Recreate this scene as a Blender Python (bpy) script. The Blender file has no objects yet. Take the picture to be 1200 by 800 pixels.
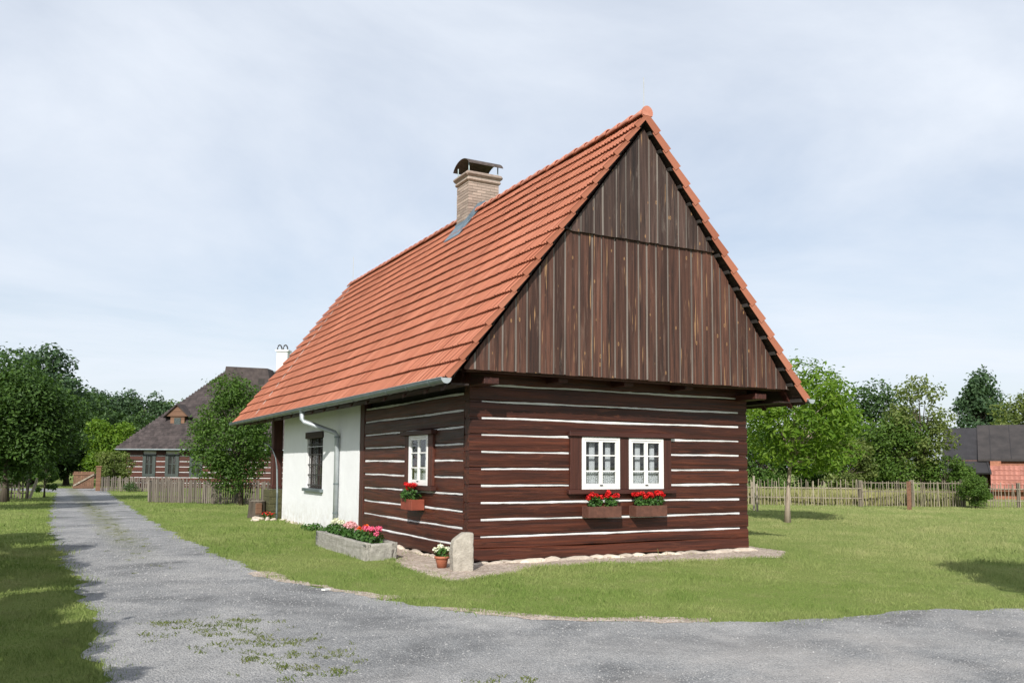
import bpy, math, random
import numpy as np
from mathutils import Vector, Matrix
random.seed(7); RNG = np.random.default_rng(11)
S = bpy.context.scene
COL = S.collection
R = math.radians

# ------------------------------------------------------------------ camera
YAW, PITCH, ROLL = 0.4905, 0.0865, 0.0072
CAM = Vector((-6.314, -13.347, 1.65))
fw = Vector((math.sin(YAW)*math.cos(PITCH), math.cos(YAW)*math.cos(PITCH), math.sin(PITCH)))
rt = Vector((math.cos(YAW), -math.sin(YAW), 0)); up = rt.cross(fw)
rt2 = math.cos(ROLL)*rt + math.sin(ROLL)*up; up2 = -math.sin(ROLL)*rt + math.cos(ROLL)*up
cd = bpy.data.cameras.new('camera'); cam = bpy.data.objects.new('camera', cd); COL.objects.link(cam)
M3 = Matrix((rt2, up2, -fw)).transposed()
cam.matrix_world = Matrix.Translation(CAM) @ M3.to_4x4()
cd.sensor_width = 36; cd.lens = 36*1018.43/1200; cd.shift_y = 57.95/1200
cd.clip_start = 0.1; cd.clip_end = 6000
S.camera = cam

# ------------------------------------------------------------------ sun and sky
SUN_AZ, SUN_EL = 38.0, 34.0            # azimuth off the gable's normal towards the eaves side, elevation
sdir = Vector((-math.sin(R(SUN_AZ))*math.cos(R(SUN_EL)), -math.cos(R(SUN_AZ))*math.cos(R(SUN_EL)), math.sin(R(SUN_EL))))
sl = bpy.data.lights.new('sun', 'SUN'); sl.energy = 5.0; sl.angle = R(0.6); sl.color = (1.0, 0.955, 0.89)
so = bpy.data.objects.new('sun', sl); COL.objects.link(so)
so.rotation_euler = sdir.to_track_quat('Z', 'Y').to_euler(); so.location = (-20, -30, 30)
W = bpy.data.worlds.new('World'); S.world = W; W.use_nodes = True
nt = W.node_tree; nt.nodes.clear()
def wn(t, **k):
    n = nt.nodes.new(t)
    for a, b in k.items(): setattr(n, a, b)
    return n
sky = wn('ShaderNodeTexSky', sky_type='NISHITA', sun_disc=False, sun_elevation=R(SUN_EL), sun_rotation=R(180+SUN_AZ), air_density=1.0, dust_density=1.6, ozone_density=1.2)
tc = wn('ShaderNodeTexCoord'); sep = wn('ShaderNodeSeparateXYZ'); nt.links.new(tc.outputs['Generated'], sep.inputs[0])
zz = wn('ShaderNodeMath', operation='MAXIMUM'); nt.links.new(sep.outputs['Z'], zz.inputs[0]); zz.inputs[1].default_value = 0.0
za = wn('ShaderNodeMath', operation='ADD'); nt.links.new(zz.outputs[0], za.inputs[0]); za.inputs[1].default_value = 0.16
dx = wn('ShaderNodeMath', operation='DIVIDE'); nt.links.new(sep.outputs['X'], dx.inputs[0]); nt.links.new(za.outputs[0], dx.inputs[1])
dy = wn('ShaderNodeMath', operation='DIVIDE'); nt.links.new(sep.outputs['Y'], dy.inputs[0]); nt.links.new(za.outputs[0], dy.inputs[1])
cmb = wn('ShaderNodeCombineXYZ'); nt.links.new(dx.outputs[0], cmb.inputs[0]); nt.links.new(dy.outputs[0], cmb.inputs[1])
n1 = wn('ShaderNodeTexNoise'); n1.inputs['Scale'].default_value = 0.75; n1.inputs['Detail'].default_value = 7; n1.inputs['Roughness'].default_value = 0.58; n1.inputs['Distortion'].default_value = 0.4
nt.links.new(cmb.outputs[0], n1.inputs['Vector'])
cr = wn('ShaderNodeMapRange'); cr.inputs['From Min'].default_value = 0.3; cr.inputs['From Max'].default_value = 0.68; cr.inputs['To Min'].default_value = 0.46; cr.inputs['To Max'].default_value = 1.0
nt.links.new(n1.outputs['Fac'], cr.inputs['Value'])
mx = wn('ShaderNodeMixRGB'); nt.links.new(cr.outputs[0], mx.inputs['Fac']); nt.links.new(sky.outputs[0], mx.inputs['Color1']); mx.inputs['Color2'].default_value = (6.7, 7.15, 7.85, 1)
bg = wn('ShaderNodeBackground'); bg.inputs['Strength'].default_value = 0.118; nt.links.new(mx.outputs[0], bg.inputs['Color'])
wo = wn('ShaderNodeOutputWorld'); nt.links.new(bg.outputs[0], wo.inputs['Surface'])

S.view_settings.view_transform = 'Standard'; S.view_settings.look = 'None'
S.view_settings.exposure = 0.15; S.view_settings.gamma = 1.0; S.view_settings.use_curve_mapping = False
S.render.engine = 'CYCLES'
S.cycles.max_bounces = 8; S.cycles.transparent_max_bounces = 12

# ------------------------------------------------------------------ node helpers and materials
class NT:
    def __init__(s, name):
        s.m = bpy.data.materials.new(name); s.m.use_nodes = True; s.t = s.m.node_tree; s.t.nodes.clear()
        s.out = s.n('ShaderNodeOutputMaterial')
    def n(s, t, **k):
        n = s.t.nodes.new(t)
        for a, b in k.items(): setattr(n, a, b)
        return n
    def l(s, a, b): s.t.links.new(a, b)
    def set(s, sock, v):
        if hasattr(v, 'is_linked') or hasattr(v, 'links'): s.l(v, sock)
        elif isinstance(v, (tuple, list)) and len(v) == 3 and sock.type == 'RGBA': sock.default_value = (*v, 1)
        else: sock.default_value = v
    def coord(s, scale=(1, 1, 1), kind='Object'):
        t = s.n('ShaderNodeTexCoord'); m = s.n('ShaderNodeMapping'); m.inputs['Scale'].default_value = scale
        s.l(t.outputs[kind], m.inputs['Vector']); return m.outputs[0]
    def noise(s, vec, scale, detail=4, rough=.55, dist=0):
        n = s.n('ShaderNodeTexNoise'); s.l(vec, n.inputs['Vector'])
        n.inputs['Scale'].default_value = scale; n.inputs['Detail'].default_value = detail
        n.inputs['Roughness'].default_value = rough; n.inputs['Distortion'].default_value = dist
        return n.outputs['Fac']
    def vor(s, vec, scale, feature='F1', out='Distance'):
        n = s.n('ShaderNodeTexVoronoi', feature=feature); s.l(vec, n.inputs['Vector']); n.inputs['Scale'].default_value = scale
        return n.outputs[out]
    def ramp(s, fac, *stops):
        r = s.n('ShaderNodeValToRGB'); s.l(fac, r.inputs[0]); e = r.color_ramp.elements
        while len(e) < len(stops): e.new(.5)
        for x, (p, c) in zip(e, stops):
            x.position = p; x.color = (*c, 1) if len(c) == 3 else c
        return r.outputs[0]
    def rng(s, v, a, b, c, d):
        m = s.n('ShaderNodeMapRange'); s.l(v, m.inputs['Value'])
        for k, x in zip(('From Min', 'From Max', 'To Min', 'To Max'), (a, b, c, d)): m.inputs[k].default_value = x
        return m.outputs[0]
    def mix(s, fac, a, b, mode='MIX'):
        m = s.n('ShaderNodeMixRGB', blend_type=mode)
        for k, v in (('Fac', fac), ('Color1', a), ('Color2', b)): s.set(m.inputs[k], v)
        return m.outputs[0]
    def math(s, op, a, b=0.0):
        m = s.n('ShaderNodeMath', operation=op); s.set(m.inputs[0], a); s.set(m.inputs[1], b); return m.outputs[0]
    def bump(s, h, strength=.4, dist=.01, normal=None):
        b = s.n('ShaderNodeBump'); s.l(h, b.inputs['Height']); b.inputs['Strength'].default_value = strength; b.inputs['Distance'].default_value = dist
        if normal is not None: s.l(normal, b.inputs['Normal'])
        return b.outputs[0]
    def principled(s, color, rough=.6, normal=None, metallic=0, spec=.5, **k):
        p = s.n('ShaderNodeBsdfPrincipled'); s.set(p.inputs['Base Color'], color); s.set(p.inputs['Roughness'], rough)
        p.inputs['Metallic'].default_value = metallic; p.inputs['Specular IOR Level'].default_value = spec
        for a, b in k.items(): s.set(p.inputs[a], b)
        if normal is not None: s.l(normal, p.inputs['Normal'])
        s.l(p.outputs[0], s.out.inputs['Surface']); return p
    def objrand(s): return s.n('ShaderNodeObjectInfo').outputs['Random']
    def island(s): return s.n('ShaderNodeNewGeometry').outputs['Random Per Island']

def stretch(axis, a=.35, b=9.0): return tuple(a if i == axis else b for i in range(3))

def wood(name, axis, dark, mid, light, rough=.55, bump=.5, spec=.4, var=.35, knots=False, worn=None, cracks=0):
    k = NT(name); v = k.coord(stretch(axis)); v2 = k.coord(stretch(axis, .9, 40))
    # shift the grain from piece to piece
    add = k.n('ShaderNodeVectorMath', operation='ADD'); k.l(v, add.inputs[0]); rr = k.objrand()
    sc = k.math('MULTIPLY', rr, 37.0); k.l(sc, add.inputs[1]); v = add.outputs[0]
    g = k.noise(v, 1.6, 6, .62, .6); f = k.noise(v2, 1.0, 5, .7)
    c = k.ramp(g, (.28, dark), (.5, mid), (.75, light))
    c = k.mix(.35, c, k.ramp(f, (.3, (.25, .25, .25)), (.7, (1.5, 1.5, 1.5))), 'MULTIPLY')
    c = k.mix(1.0, c, k.ramp(rr, (0, (1-var,)*3), (1, (1+var,)*3)), 'MULTIPLY')
    if worn:
        w = k.noise(k.coord(stretch(axis, .5, 6)), 2.2, 6, .7, .8)
        c = k.mix(k.math('MULTIPLY', k.rng(w, .56, .72, 0, 1), worn[1]), c, worn[0])
    if knots:
        kn = k.vor(k.coord(stretch(axis, 1.9, 4.6)), 1.35)
        c = k.mix(k.rng(kn, .075, .115, .85, 0), c, (.30, .17, .075))
        c = k.mix(k.rng(kn, .03, .05, 1, 0), c, (.03, .018, .012))
        fl = k.noise(k.coord(stretch(axis, 1.1, 26)), 1.0, 3, .5)
        c = k.mix(k.rng(fl, .66, .70, 0, .75), c, (.36, .21, .10))
    if cracks:
        ck = k.noise(k.coord(stretch(axis, .55, 24)), 1.0, 2, .5, .15); ck2 = k.noise(k.coord(stretch(axis, .4, 13)), 1.0, 2, .4, .1)
        c = k.mix(k.math('MULTIPLY', k.math('MAXIMUM', k.rng(ck, .66, .70, 0, 1), k.rng(k.math('ABSOLUTE', k.math('SUBTRACT', ck2, .5)), .0, .012, .75, 0)), cracks), c, (.008, .004, .003))
    h = k.math('ADD', g, k.math('MULTIPLY', f, .6))
    k.principled(c, k.rng(f, .3, .7, rough-.12, rough+.12), k.bump(h, bump, .012), spec=spec)
    return k.m

def plain(name, c1, c2, scale=8, rough=.6, bump=.2, bscale=60, metallic=0, spec=.5, rand=.0, island=False, bdist=.008):
    k = NT(name); v = k.coord()
    c = k.ramp(k.noise(v, scale, 5, .6), (.3, c1), (.7, c2))
    if rand:
        r = k.island() if island else k.objrand()
        c = k.mix(1.0, c, k.ramp(r, (0, (1-rand,)*3), (1, (1+rand,)*3)), 'MULTIPLY')
    k.principled(c, rough, k.bump(k.noise(v, bscale, 4, .6), bump, bdist), metallic, spec)
    return k.m

def leaf(name, a, b, trans=.35, rough=.55, sat=1.0):
    k = NT(name); r = k.island()
    v = k.noise(k.coord(), .9, 3, .5)
    c = k.mix(r, a, b); c = k.mix(1.0, c, k.ramp(v, (.3, (.75, .8, .75)), (.7, (1.2, 1.15, 1.1))), 'MULTIPLY')
    p = k.n('ShaderNodeBsdfPrincipled'); k.l(c, p.inputs['Base Color']); p.inputs['Roughness'].default_value = rough; p.inputs['Specular IOR Level'].default_value = .3
    t = k.n('ShaderNodeBsdfTranslucent'); tcx = k.mix(1.0, c, (1.35, 1.45, .55), 'MULTIPLY'); k.l(tcx, t.inputs['Color'])
    m = k.n('ShaderNodeMixShader'); m.inputs[0].default_value = trans; k.l(p.outputs[0], m.inputs[1]); k.l(t.outputs[0], m.inputs[2]); k.l(m.outputs[0], k.out.inputs['Surface'])
    return k.m

MAT = {}
LOGC = ((.017, .0050, .0030), (.060, .0155, .0076), (.120, .0320, .0142))
MAT['log_x'] = wood('log_x', 0, *LOGC, rough=.5, bump=.7, var=.28, worn=((.17, .055, .026), .6), cracks=.8)
MAT['log_y'] = wood('log_y', 1, *LOGC, rough=.5, bump=.7, var=.28, worn=((.15, .048, .024), .5), cracks=.8)
MAT['trim_x'] = wood('trim_x', 0, (.025, .009, .007), (.055, .017, .012), (.085, .027, .018), var=.1)
MAT['trim_y'] = wood('trim_y', 1, (.025, .009, .007), (.055, .017, .012), (.085, .027, .018), var=.1)
MAT['trim_z'] = wood('trim_z', 2, (.03, .010, .007), (.062, .019, .012), (.10, .031, .019), var=.1)
MAT['board'] = wood('board', 2, (.015, .0064, .0044), (.066, .0275, .0175), (.142, .062, .039), rough=.7, bump=.8, var=.40, knots=True, worn=((.17, .115, .088), .55), cracks=.7)
MAT['board_grey'] = wood('board_grey', 2, (.016, .009, .0075), (.056, .031, .024), (.125, .080, .064), rough=.75, bump=.8, var=.45, knots=True, worn=((.19, .155, .13), .6), cracks=.7)
MAT['batten'] = wood('batten', 2, (.085, .072, .062), (.15, .128, .112), (.235, .208, .185), rough=.8, bump=.4, var=.15)
MAT['dark_wood'] = wood('dark_wood', 1, (.012, .008, .007), (.03, .018, .014), (.06, .035, .028), rough=.75, var=.2)
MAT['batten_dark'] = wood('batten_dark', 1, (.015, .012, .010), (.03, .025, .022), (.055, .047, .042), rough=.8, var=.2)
MAT['grey_wood'] = wood('grey_wood', 2, (.065, .054, .044), (.125, .106, .088), (.21, .185, .16), rough=.85, var=.3)
MAT['stick'] = wood('stick', 2, (.12, .10, .07), (.21, .18, .135), (.32, .285, .225), rough=.85, var=.35)
MAT['pale_wood'] = wood('pale_wood', 2, (.17, .14, .10), (.30, .26, .20), (.45, .41, .34), rough=.85, var=.3)
MAT['gate_wood'] = wood('gate_wood', 0, (.085, .042, .024), (.155, .080, .046), (.23, .125, .075), rough=.7, var=.15)
MAT['chink'] = plain('chink', (.58, .58, .57), (.74, .745, .75), 5, .9, .5, 40, rand=.06)
MAT['white_paint'] = plain('white_paint', (.70, .70, .68), (.80, .80, .78), 6, .45, .1, 80)

def m_plaster():
    k = NT('plaster'); v = k.coord()
    c = k.ramp(k.noise(v, 1.3, 6, .6), (.3, (.68, .69, .70)), (.7, (.75, .76, .77)))
    z = k.n('ShaderNodeSeparateXYZ'); k.l(k.coord(), z.inputs[0])
    low = k.rng(z.outputs[2], .05, .7, 1, 0)
    d = k.math('MULTIPLY', low, k.rng(k.noise(v, 6, 6, .7), .42, .75, 0, 1))
    c = k.mix(k.math('MULTIPLY', d, .85), c, (.44, .40, .33))
    k.principled(c, .85, k.bump(k.math('ADD', k.noise(v, 3, 5, .6), k.math('MULTIPLY', k.noise(v, 55, 4, .6), .25)), .35, .03), spec=.2)
    return k.m
MAT['plaster'] = m_plaster()

def m_tile(name, isl):
    k = NT(name); v = k.n('ShaderNodeNewGeometry').outputs['Position']
    r = k.island() if isl else k.objrand()
    c = k.ramp(r, (0, (.285, .096, .053)), (.2, (.325, .115, .065)), (.8, (.352, .129, .075)), (.95, (.375, .145, .088)), (1, (.25, .084, .046)))
    g = k.noise(v, 1.1, 5, .6); c = k.mix(1.0, c, k.ramp(g, (.3, (.94, .95, .96)), (.7, (1.05, 1.04, 1.03))), 'MULTIPLY')
    sp = k.noise(v, 26, 5, .7); c = k.mix(k.rng(sp, .60, .72, 0, .6), c, (.22, .075, .045))
    k.principled(c, .62, k.bump(sp, .25, .006), spec=.35)
    return k.m
MAT['tile'] = m_tile('tile', False); MAT['tile_many'] = m_tile('tile_many', True)
MAT['shed_tile'] = plain('shed_tile', (.27, .105, .075), (.36, .155, .115), 7, .75, .25, rand=.15)
MAT['ridge_tile'] = plain('ridge_tile', (.40, .14, .085), (.52, .215, .145), 7, .7, .25, rand=.15)
MAT['zinc'] = plain('zinc', (.13, .165, .17), (.21, .25, .255), 5, .42, .12, 30, metallic=.55)
MAT['zinc_pale'] = plain('zinc_pale', (.31, .345, .36), (.41, .45, .465), 5, .5, .15, 30, metallic=.3)
MAT['flashing'] = plain('flashing', (.12, .17, .21), (.19, .25, .30), 9, .5, .15, 30, metallic=.4)
MAT['hood'] = plain('hood', (.055, .040, .032), (.13, .10, .085), 9, .55, .2, 30, metallic=.4)
MAT['iron'] = plain('iron', (.03, .03, .03), (.07, .065, .06), 20, .6, .2, 60, metallic=.5)
MAT['wire'] = plain('wire', (.45, .45, .42), (.6, .6, .57), 20, .5, .1, 60, metallic=.4)
MAT['brick'] = plain('brick', (.26, .19, .155), (.40, .325, .275), 14, .9, .5, 50, rand=.25)
MAT['mortar'] = plain('mortar', (.36, .33, .29), (.46, .43, .39), 20, .95, .5, 60)
MAT['red_brick'] = plain('red_brick', (.24, .10, .06), (.36, .16, .10), 9, .9, .4, 30, rand=.2)
MAT['stone'] = plain('stone', (.27, .245, .205), (.44, .405, .345), 7, .95, .9, 28, bdist=.02)
MAT['trough'] = plain('trough', (.22, .21, .185), (.38, .365, .325), 9, .95, .8, 36, bdist=.02)
MAT['pebble'] = plain('pebble', (.38, .32, .26), (.56, .49, .41), 9, .9, .5, 30, rand=.3)
MAT['terracotta'] = plain('terracotta', (.30, .095, .048), (.40, .14, .075), 9, .8, .2, 40)
MAT['box_wood'] = plain('box_wood', (.07, .028, .018), (.135, .055, .035), 9, .7, .5, 40)
MAT['box_red'] = plain('box_red', (.17, .035, .018), (.25, .055, .028), 9, .65, .3, 40)
MAT['olive'] = wood('olive', 1, (.035, .034, .014), (.065, .062, .026), (.10, .095, .045), rough=.8, var=.15)
MAT['shingle'] = plain('shingle', (.030, .023, .023), (.066, .052, .050), 3, .9, .6, 14, rand=.22)
MAT['shingle_many'] = plain('shingle_many', (.030, .023, .023), (.066, .052, .050), 3, .9, .6, 14, rand=.3, island=True)
MAT['felt'] = plain('felt', (.016, .015, .017), (.030, .028, .031), 2.2, .8, .35, 9)
MAT['felt_worn'] = plain('felt_worn', (.024, .021, .021), (.048, .041, .039), 1.6, .85, .35, 9)
MAT['green_paint'] = plain('green_paint', (.025, .036, .032), (.045, .060, .053), 6, .6, .15)
MAT['soil'] = plain('soil', (.025, .018, .012), (.05, .036, .024), 20, .95, .6, 40)
MAT['dark_room'] = plain('dark_room', (.02, .018, .016), (.04, .036, .032), 3, .9, .1)
MAT['bark'] = wood('bark', 2, (.035, .028, .020), (.075, .06, .045), (.13, .11, .085), rough=.95, bump=.9, var=.15)
MAT['pale_bark'] = wood('pale_bark', 2, (.17, .13, .095), (.30, .245, .19), (.42, .37, .31), rough=.95, bump=.7, var=.1)
MAT['leaf_dark'] = leaf('leaf_dark', (0.03, 0.07, 0.014), (0.075, 0.14, 0.028), .3)
MAT['leaf_deep'] = leaf('leaf_deep', (.032, .070, .020), (.068, .125, .034), .25)
MAT['leaf_mid'] = leaf('leaf_mid', (0.045, 0.1, 0.016), (0.095, 0.17, 0.032), .35)
MAT['leaf_bright'] = leaf('leaf_bright', (0.085, 0.175, 0.016), (0.185, 0.285, 0.036), .42)
MAT['leaf_bush'] = leaf('leaf_bush', (.055, .115, .018), (.115, .190, .034), .35)
MAT['leaf_olive'] = leaf('leaf_olive', (.090, .130, .030), (.170, .210, .062), .35)
MAT['leaf_blue'] = leaf('leaf_blue', (0.034, 0.072, 0.034), (0.068, 0.12, 0.054), .25)
MAT['leaf_pot'] = leaf('leaf_pot', (.035, .10, .020), (.085, .175, .040), .3)
MAT['petal_red'] = leaf('petal_red', (.55, .008, .012), (.75, .020, .020), .25)
MAT['petal_orange'] = leaf('petal_orange', (.70, .085, .012), (.85, .14, .02), .25)
MAT['petal_pink'] = leaf('petal_pink', (.75, .09, .22), (.85, .20, .36), .25)
MAT['petal_pale'] = leaf('petal_pale', (.80, .36, .46), (.88, .55, .62), .25)
MAT['petal_white'] = leaf('petal_white', (.80, .79, .70), (.86, .85, .80), .25)

def m_glass():
    k = NT('glass'); f = k.n('ShaderNodeLayerWeight'); f.inputs['Blend'].default_value = .5; fac = k.math('ADD', k.math('MULTIPLY', k.math('POWER', f.outputs['Facing'], 4.0), .6), .035)
    t = k.n('ShaderNodeBsdfTransparent'); t.inputs[0].default_value = (.93, .95, .95, 1)
    g = k.n('ShaderNodeBsdfGlossy'); g.inputs['Roughness'].default_value = .02
    m = k.n('ShaderNodeMixShader'); k.l(fac, m.inputs[0]); k.l(t.outputs[0], m.inputs[1]); k.l(g.outputs[0], m.inputs[2]); k.l(m.outputs[0], k.out.inputs['Surface'])
    return k.m
MAT['glass'] = m_glass()
def m_curtain(name, lace):
    k = NT(name); v = k.coord()
    c = k.ramp(k.noise(v, 30, 4, .6), (.3, (.62, .63, .66)), (.7, (.80, .80, .82)))
    d = k.n('ShaderNodeBsdfDiffuse'); k.l(c, d.inputs[0]); t = k.n('ShaderNodeBsdfTranslucent'); k.l(c, t.inputs[0])
    m = k.n('ShaderNodeMixShader'); m.inputs[0].default_value = .35; k.l(d.outputs[0], m.inputs[1]); k.l(t.outputs[0], m.inputs[2])
    if lace:
        tr = k.n('ShaderNodeBsdfTransparent'); m2 = k.n('ShaderNodeMixShader')
        k.l(k.rng(k.vor(v, 42), .28, .42, .25, .95), m2.inputs[0]); k.l(tr.outputs[0], m2.inputs[1]); k.l(m.outputs[0], m2.inputs[2]); m = m2
    k.l(m.outputs[0], k.out.inputs['Surface']); return k.m
MAT['curtain'] = m_curtain('curtain', False); MAT['lace'] = m_curtain('lace', True)

def m_grass_blade(name, a, b, dry):
    k = NT(name); r = k.island(); v = k.coord()
    big = k.noise(v, .35, 4, .6); mid = k.noise(v, 2.2, 4, .65)
    c = k.mix(r, a, b)
    c = k.mix(k.rng(k.noise(v, 7.0, 3, .6), .5, .75, 0, .5), c, (a[0]*.55, a[1]*.6, a[2]*.6))
    c = k.mix(k.rng(mid, .52, .74, 0, .5), c, dry)
    c = k.mix(k.rng(big, .42, .68, 0, .28), c, dry)
    sx = k.n('ShaderNodeSeparateXYZ'); k.l(v, sx.inputs[0])
    c = k.mix(k.math('MULTIPLY', k.rng(sx.outputs[0], 2, 12, 0, .45), k.rng(mid, .3, .6, .5, 1)), c, dry)
    c = k.mix(1.0, c, k.ramp(big, (.3, (.82, .88, .8)), (.7, (1.1, 1.06, 1.05))), 'MULTIPLY')
    d = k.n('ShaderNodeBsdfDiffuse'); k.l(c, d.inputs[0]); t = k.n('ShaderNodeBsdfTranslucent'); k.l(c, t.inputs[0])
    vm = k.n('ShaderNodeVectorMath', operation='ADD'); k.l(k.n('ShaderNodeNewGeometry').outputs['Normal'], vm.inputs[0]); vm.inputs[1].default_value = (0, 0, .65)
    vn = k.n('ShaderNodeVectorMath', operation='NORMALIZE'); k.l(vm.outputs[0], vn.inputs[0]); k.l(vn.outputs[0], d.inputs['Normal'])
    m = k.n('ShaderNodeMixShader'); m.inputs[0].default_value = .3; k.l(d.outputs[0], m.inputs[1]); k.l(t.outputs[0], m.inputs[2]); k.l(m.outputs[0], k.out.inputs['Surface'])
    return k.m
MAT['blade'] = m_grass_blade('blade', (.122, .192, .044), (.235, .298, .092), (.395, .385, .20))
MAT['weed_blade'] = m_grass_blade('weed_blade', (.085, .125, .024), (.17, .20, .06), (.24, .21, .09))
MAT['tall_blade'] = m_grass_blade('tall_blade', (.17, .20, .06), (.30, .31, .12), (.40, .37, .19))

def m_ground():
    k = NT('ground'); v = k.coord()
    big = k.noise(v, .35, 4, .6); mid = k.noise(v, 2.2, 4, .65); fine = k.noise(v, 30, 5, .7)
    c = k.ramp(fine, (.3, (.12, .170, .038)), (.7, (.23, .285, .08)))
    c = k.mix(k.rng(mid, .50, .72, 0, .5), c, (.21, .215, .08)); c = k.mix(k.rng(big, .42, .68, 0, .45), c, (.21, .225, .075))
    k.principled(c, .95, k.bump(k.math('ADD', fine, mid), .8, .05), spec=.1)
    return k.m
MAT['ground'] = m_ground()

def m_gravel():
    k = NT('gravel'); v = k.coord()
    cell = k.vor(v, 55, out='Color'); cells = k.n('ShaderNodeSeparateColor'); k.l(cell, cells.inputs[0])
    d = k.vor(v, 55); big = k.noise(v, .55, 5, .62, .5); mid = k.noise(v, 3.0, 5, .65); fine = k.noise(v, 140, 4, .7)
    c = k.ramp(cells.outputs[0], (0, (.295, .298, .30)), (.45, (.385, .388, .39)), (.90, (.43, .43, .43)), (1, (.49, .485, .475)))
    c = k.mix(k.rng(d, .3, .65, 0, .42), c, (.095, .095, .095))
    c = k.mix(.6, c, k.ramp(fine, (.3, (.55, .55, .55)), (.7, (1.45, 1.45, 1.45))), 'MULTIPLY')
    c = k.mix(1.0, c, k.ramp(big, (.34, (.48, .49, .50)), (.46, (.80, .81, .82)), (.58, (1.02, 1.015, 1.01)), (.75, (1.25, 1.23, 1.2))), 'MULTIPLY')
    c = k.mix(1.0, c, k.ramp(mid, (.3, (.84, .84, .84)), (.7, (1.15, 1.14, 1.13))), 'MULTIPLY')
    # the lane: grassy crown between the wheel tracks beyond the cottage, sandy margin
    s = k.n('ShaderNodeSeparateXYZ'); k.l(v, s.inputs[0]); X, Y = s.outputs[0], s.outputs[1]
    off = k.math('ABSOLUTE', k.math('ADD', k.math('ADD', X, 4.75), k.math('MULTIPLY', k.math('SUBTRACT', big, .5), .8)))
    crown = k.math('MULTIPLY', k.rng(off, .1, .5, 1, 0), k.rng(Y, 2, 10, 0, 1))
    crown = k.math('MULTIPLY', crown, k.rng(mid, .40, .60, .1, .85))
    c = k.mix(crown, c, (.155, .165, .065))
    # darker, freshly rolled wheel track round the bend
    p2 = k.n('ShaderNodeCombineXYZ'); k.l(X, p2.inputs[0]); k.l(Y, p2.inputs[1]); dmin = None
    wob = k.math('MULTIPLY', k.math('SUBTRACT', mid, .5), .5)
    TR = [(-5.0, .6), (-4.2, -1.2), (-3.0, -5.1), (-1.7, -6.4), (.9, -7.6), (9, -9.4)]
    for a, b in zip(TR, TR[1:]):
        e = (b[0]-a[0], b[1]-a[1], 0); L2 = e[0]**2+e[1]**2
        su = k.n('ShaderNodeVectorMath', operation='SUBTRACT'); k.l(p2.outputs[0], su.inputs[0]); su.inputs[1].default_value = (*a, 0)
        dt = k.n('ShaderNodeVectorMath', operation='DOT_PRODUCT'); k.l(su.outputs[0], dt.inputs[0]); dt.inputs[1].default_value = (e[0]/L2, e[1]/L2, 0)
        cl_ = k.math('MINIMUM', k.math('MAXIMUM', dt.outputs['Value'], 0.0), 1.0)
        sc_ = k.n('ShaderNodeVectorMath', operation='SCALE'); sc_.inputs[0].default_value = e; k.l(cl_, sc_.inputs['Scale'])
        df = k.n('ShaderNodeVectorMath', operation='DISTANCE'); k.l(su.outputs[0], df.inputs[0]); k.l(sc_.outputs[0], df.inputs[1])
        dmin = df.outputs['Value'] if dmin is None else k.math('MINIMUM', dmin, df.outputs['Value'])
    tk = k.rng(k.math('ADD', dmin, wob), .05, .55, .62, 0)
    c = k.mix(k.math('MULTIPLY', tk, k.rng(big, .35, .6, 1.0, .35)), c, (.135, .137, .14))
    # pinkish, finer grit in the wide turning area
    pk = k.math('MULTIPLY', k.rng(Y, -6.2, -8.2, 0, 1), k.rng(k.noise(v, .8, 4, .6), .42, .62, 0, .55))
    c = k.mix(pk, c, (.47, .44, .415))
    k.principled(c, .9, k.bump(k.math('ADD', k.math('MULTIPLY', k.rng(d, 0, .7, 1, 0), 1.0), k.math('MULTIPLY', mid, .6)), .8, .02), spec=.25)
    return k.m
MAT['gravel'] = m_gravel()
def m_grit():
    k = NT('grit'); r = k.island()
    k.principled(k.ramp(r, (0, (.17, .172, .174)), (.5, (.25, .252, .254)), (.95, (.30, .30, .30)), (1, (.40, .395, .385))), .9); return k.m
MAT['grit'] = m_grit()
def m_sand():
    k = NT('sand'); v = k.coord(); cell = k.vor(v, 30, out='Color'); q = k.n('ShaderNodeSeparateColor'); k.l(cell, q.inputs[0])
    c = k.ramp(q.outputs[0], (0, (.31, .25, .205)), (.6, (.46, .385, .325)), (1, (.60, .53, .47)))
    c = k.mix(1.0, c, k.ramp(k.noise(v, 2.5, 5, .65), (.3, (.7, .7, .68)), (.7, (1.15, 1.12, 1.1))), 'MULTIPLY')
    k.principled(c, .95, k.bump(k.math('ADD', k.vor(v, 30), k.noise(v, 8, 5, .6)), .7, .03), spec=.2); return k.m
MAT['sand'] = m_sand()

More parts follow.
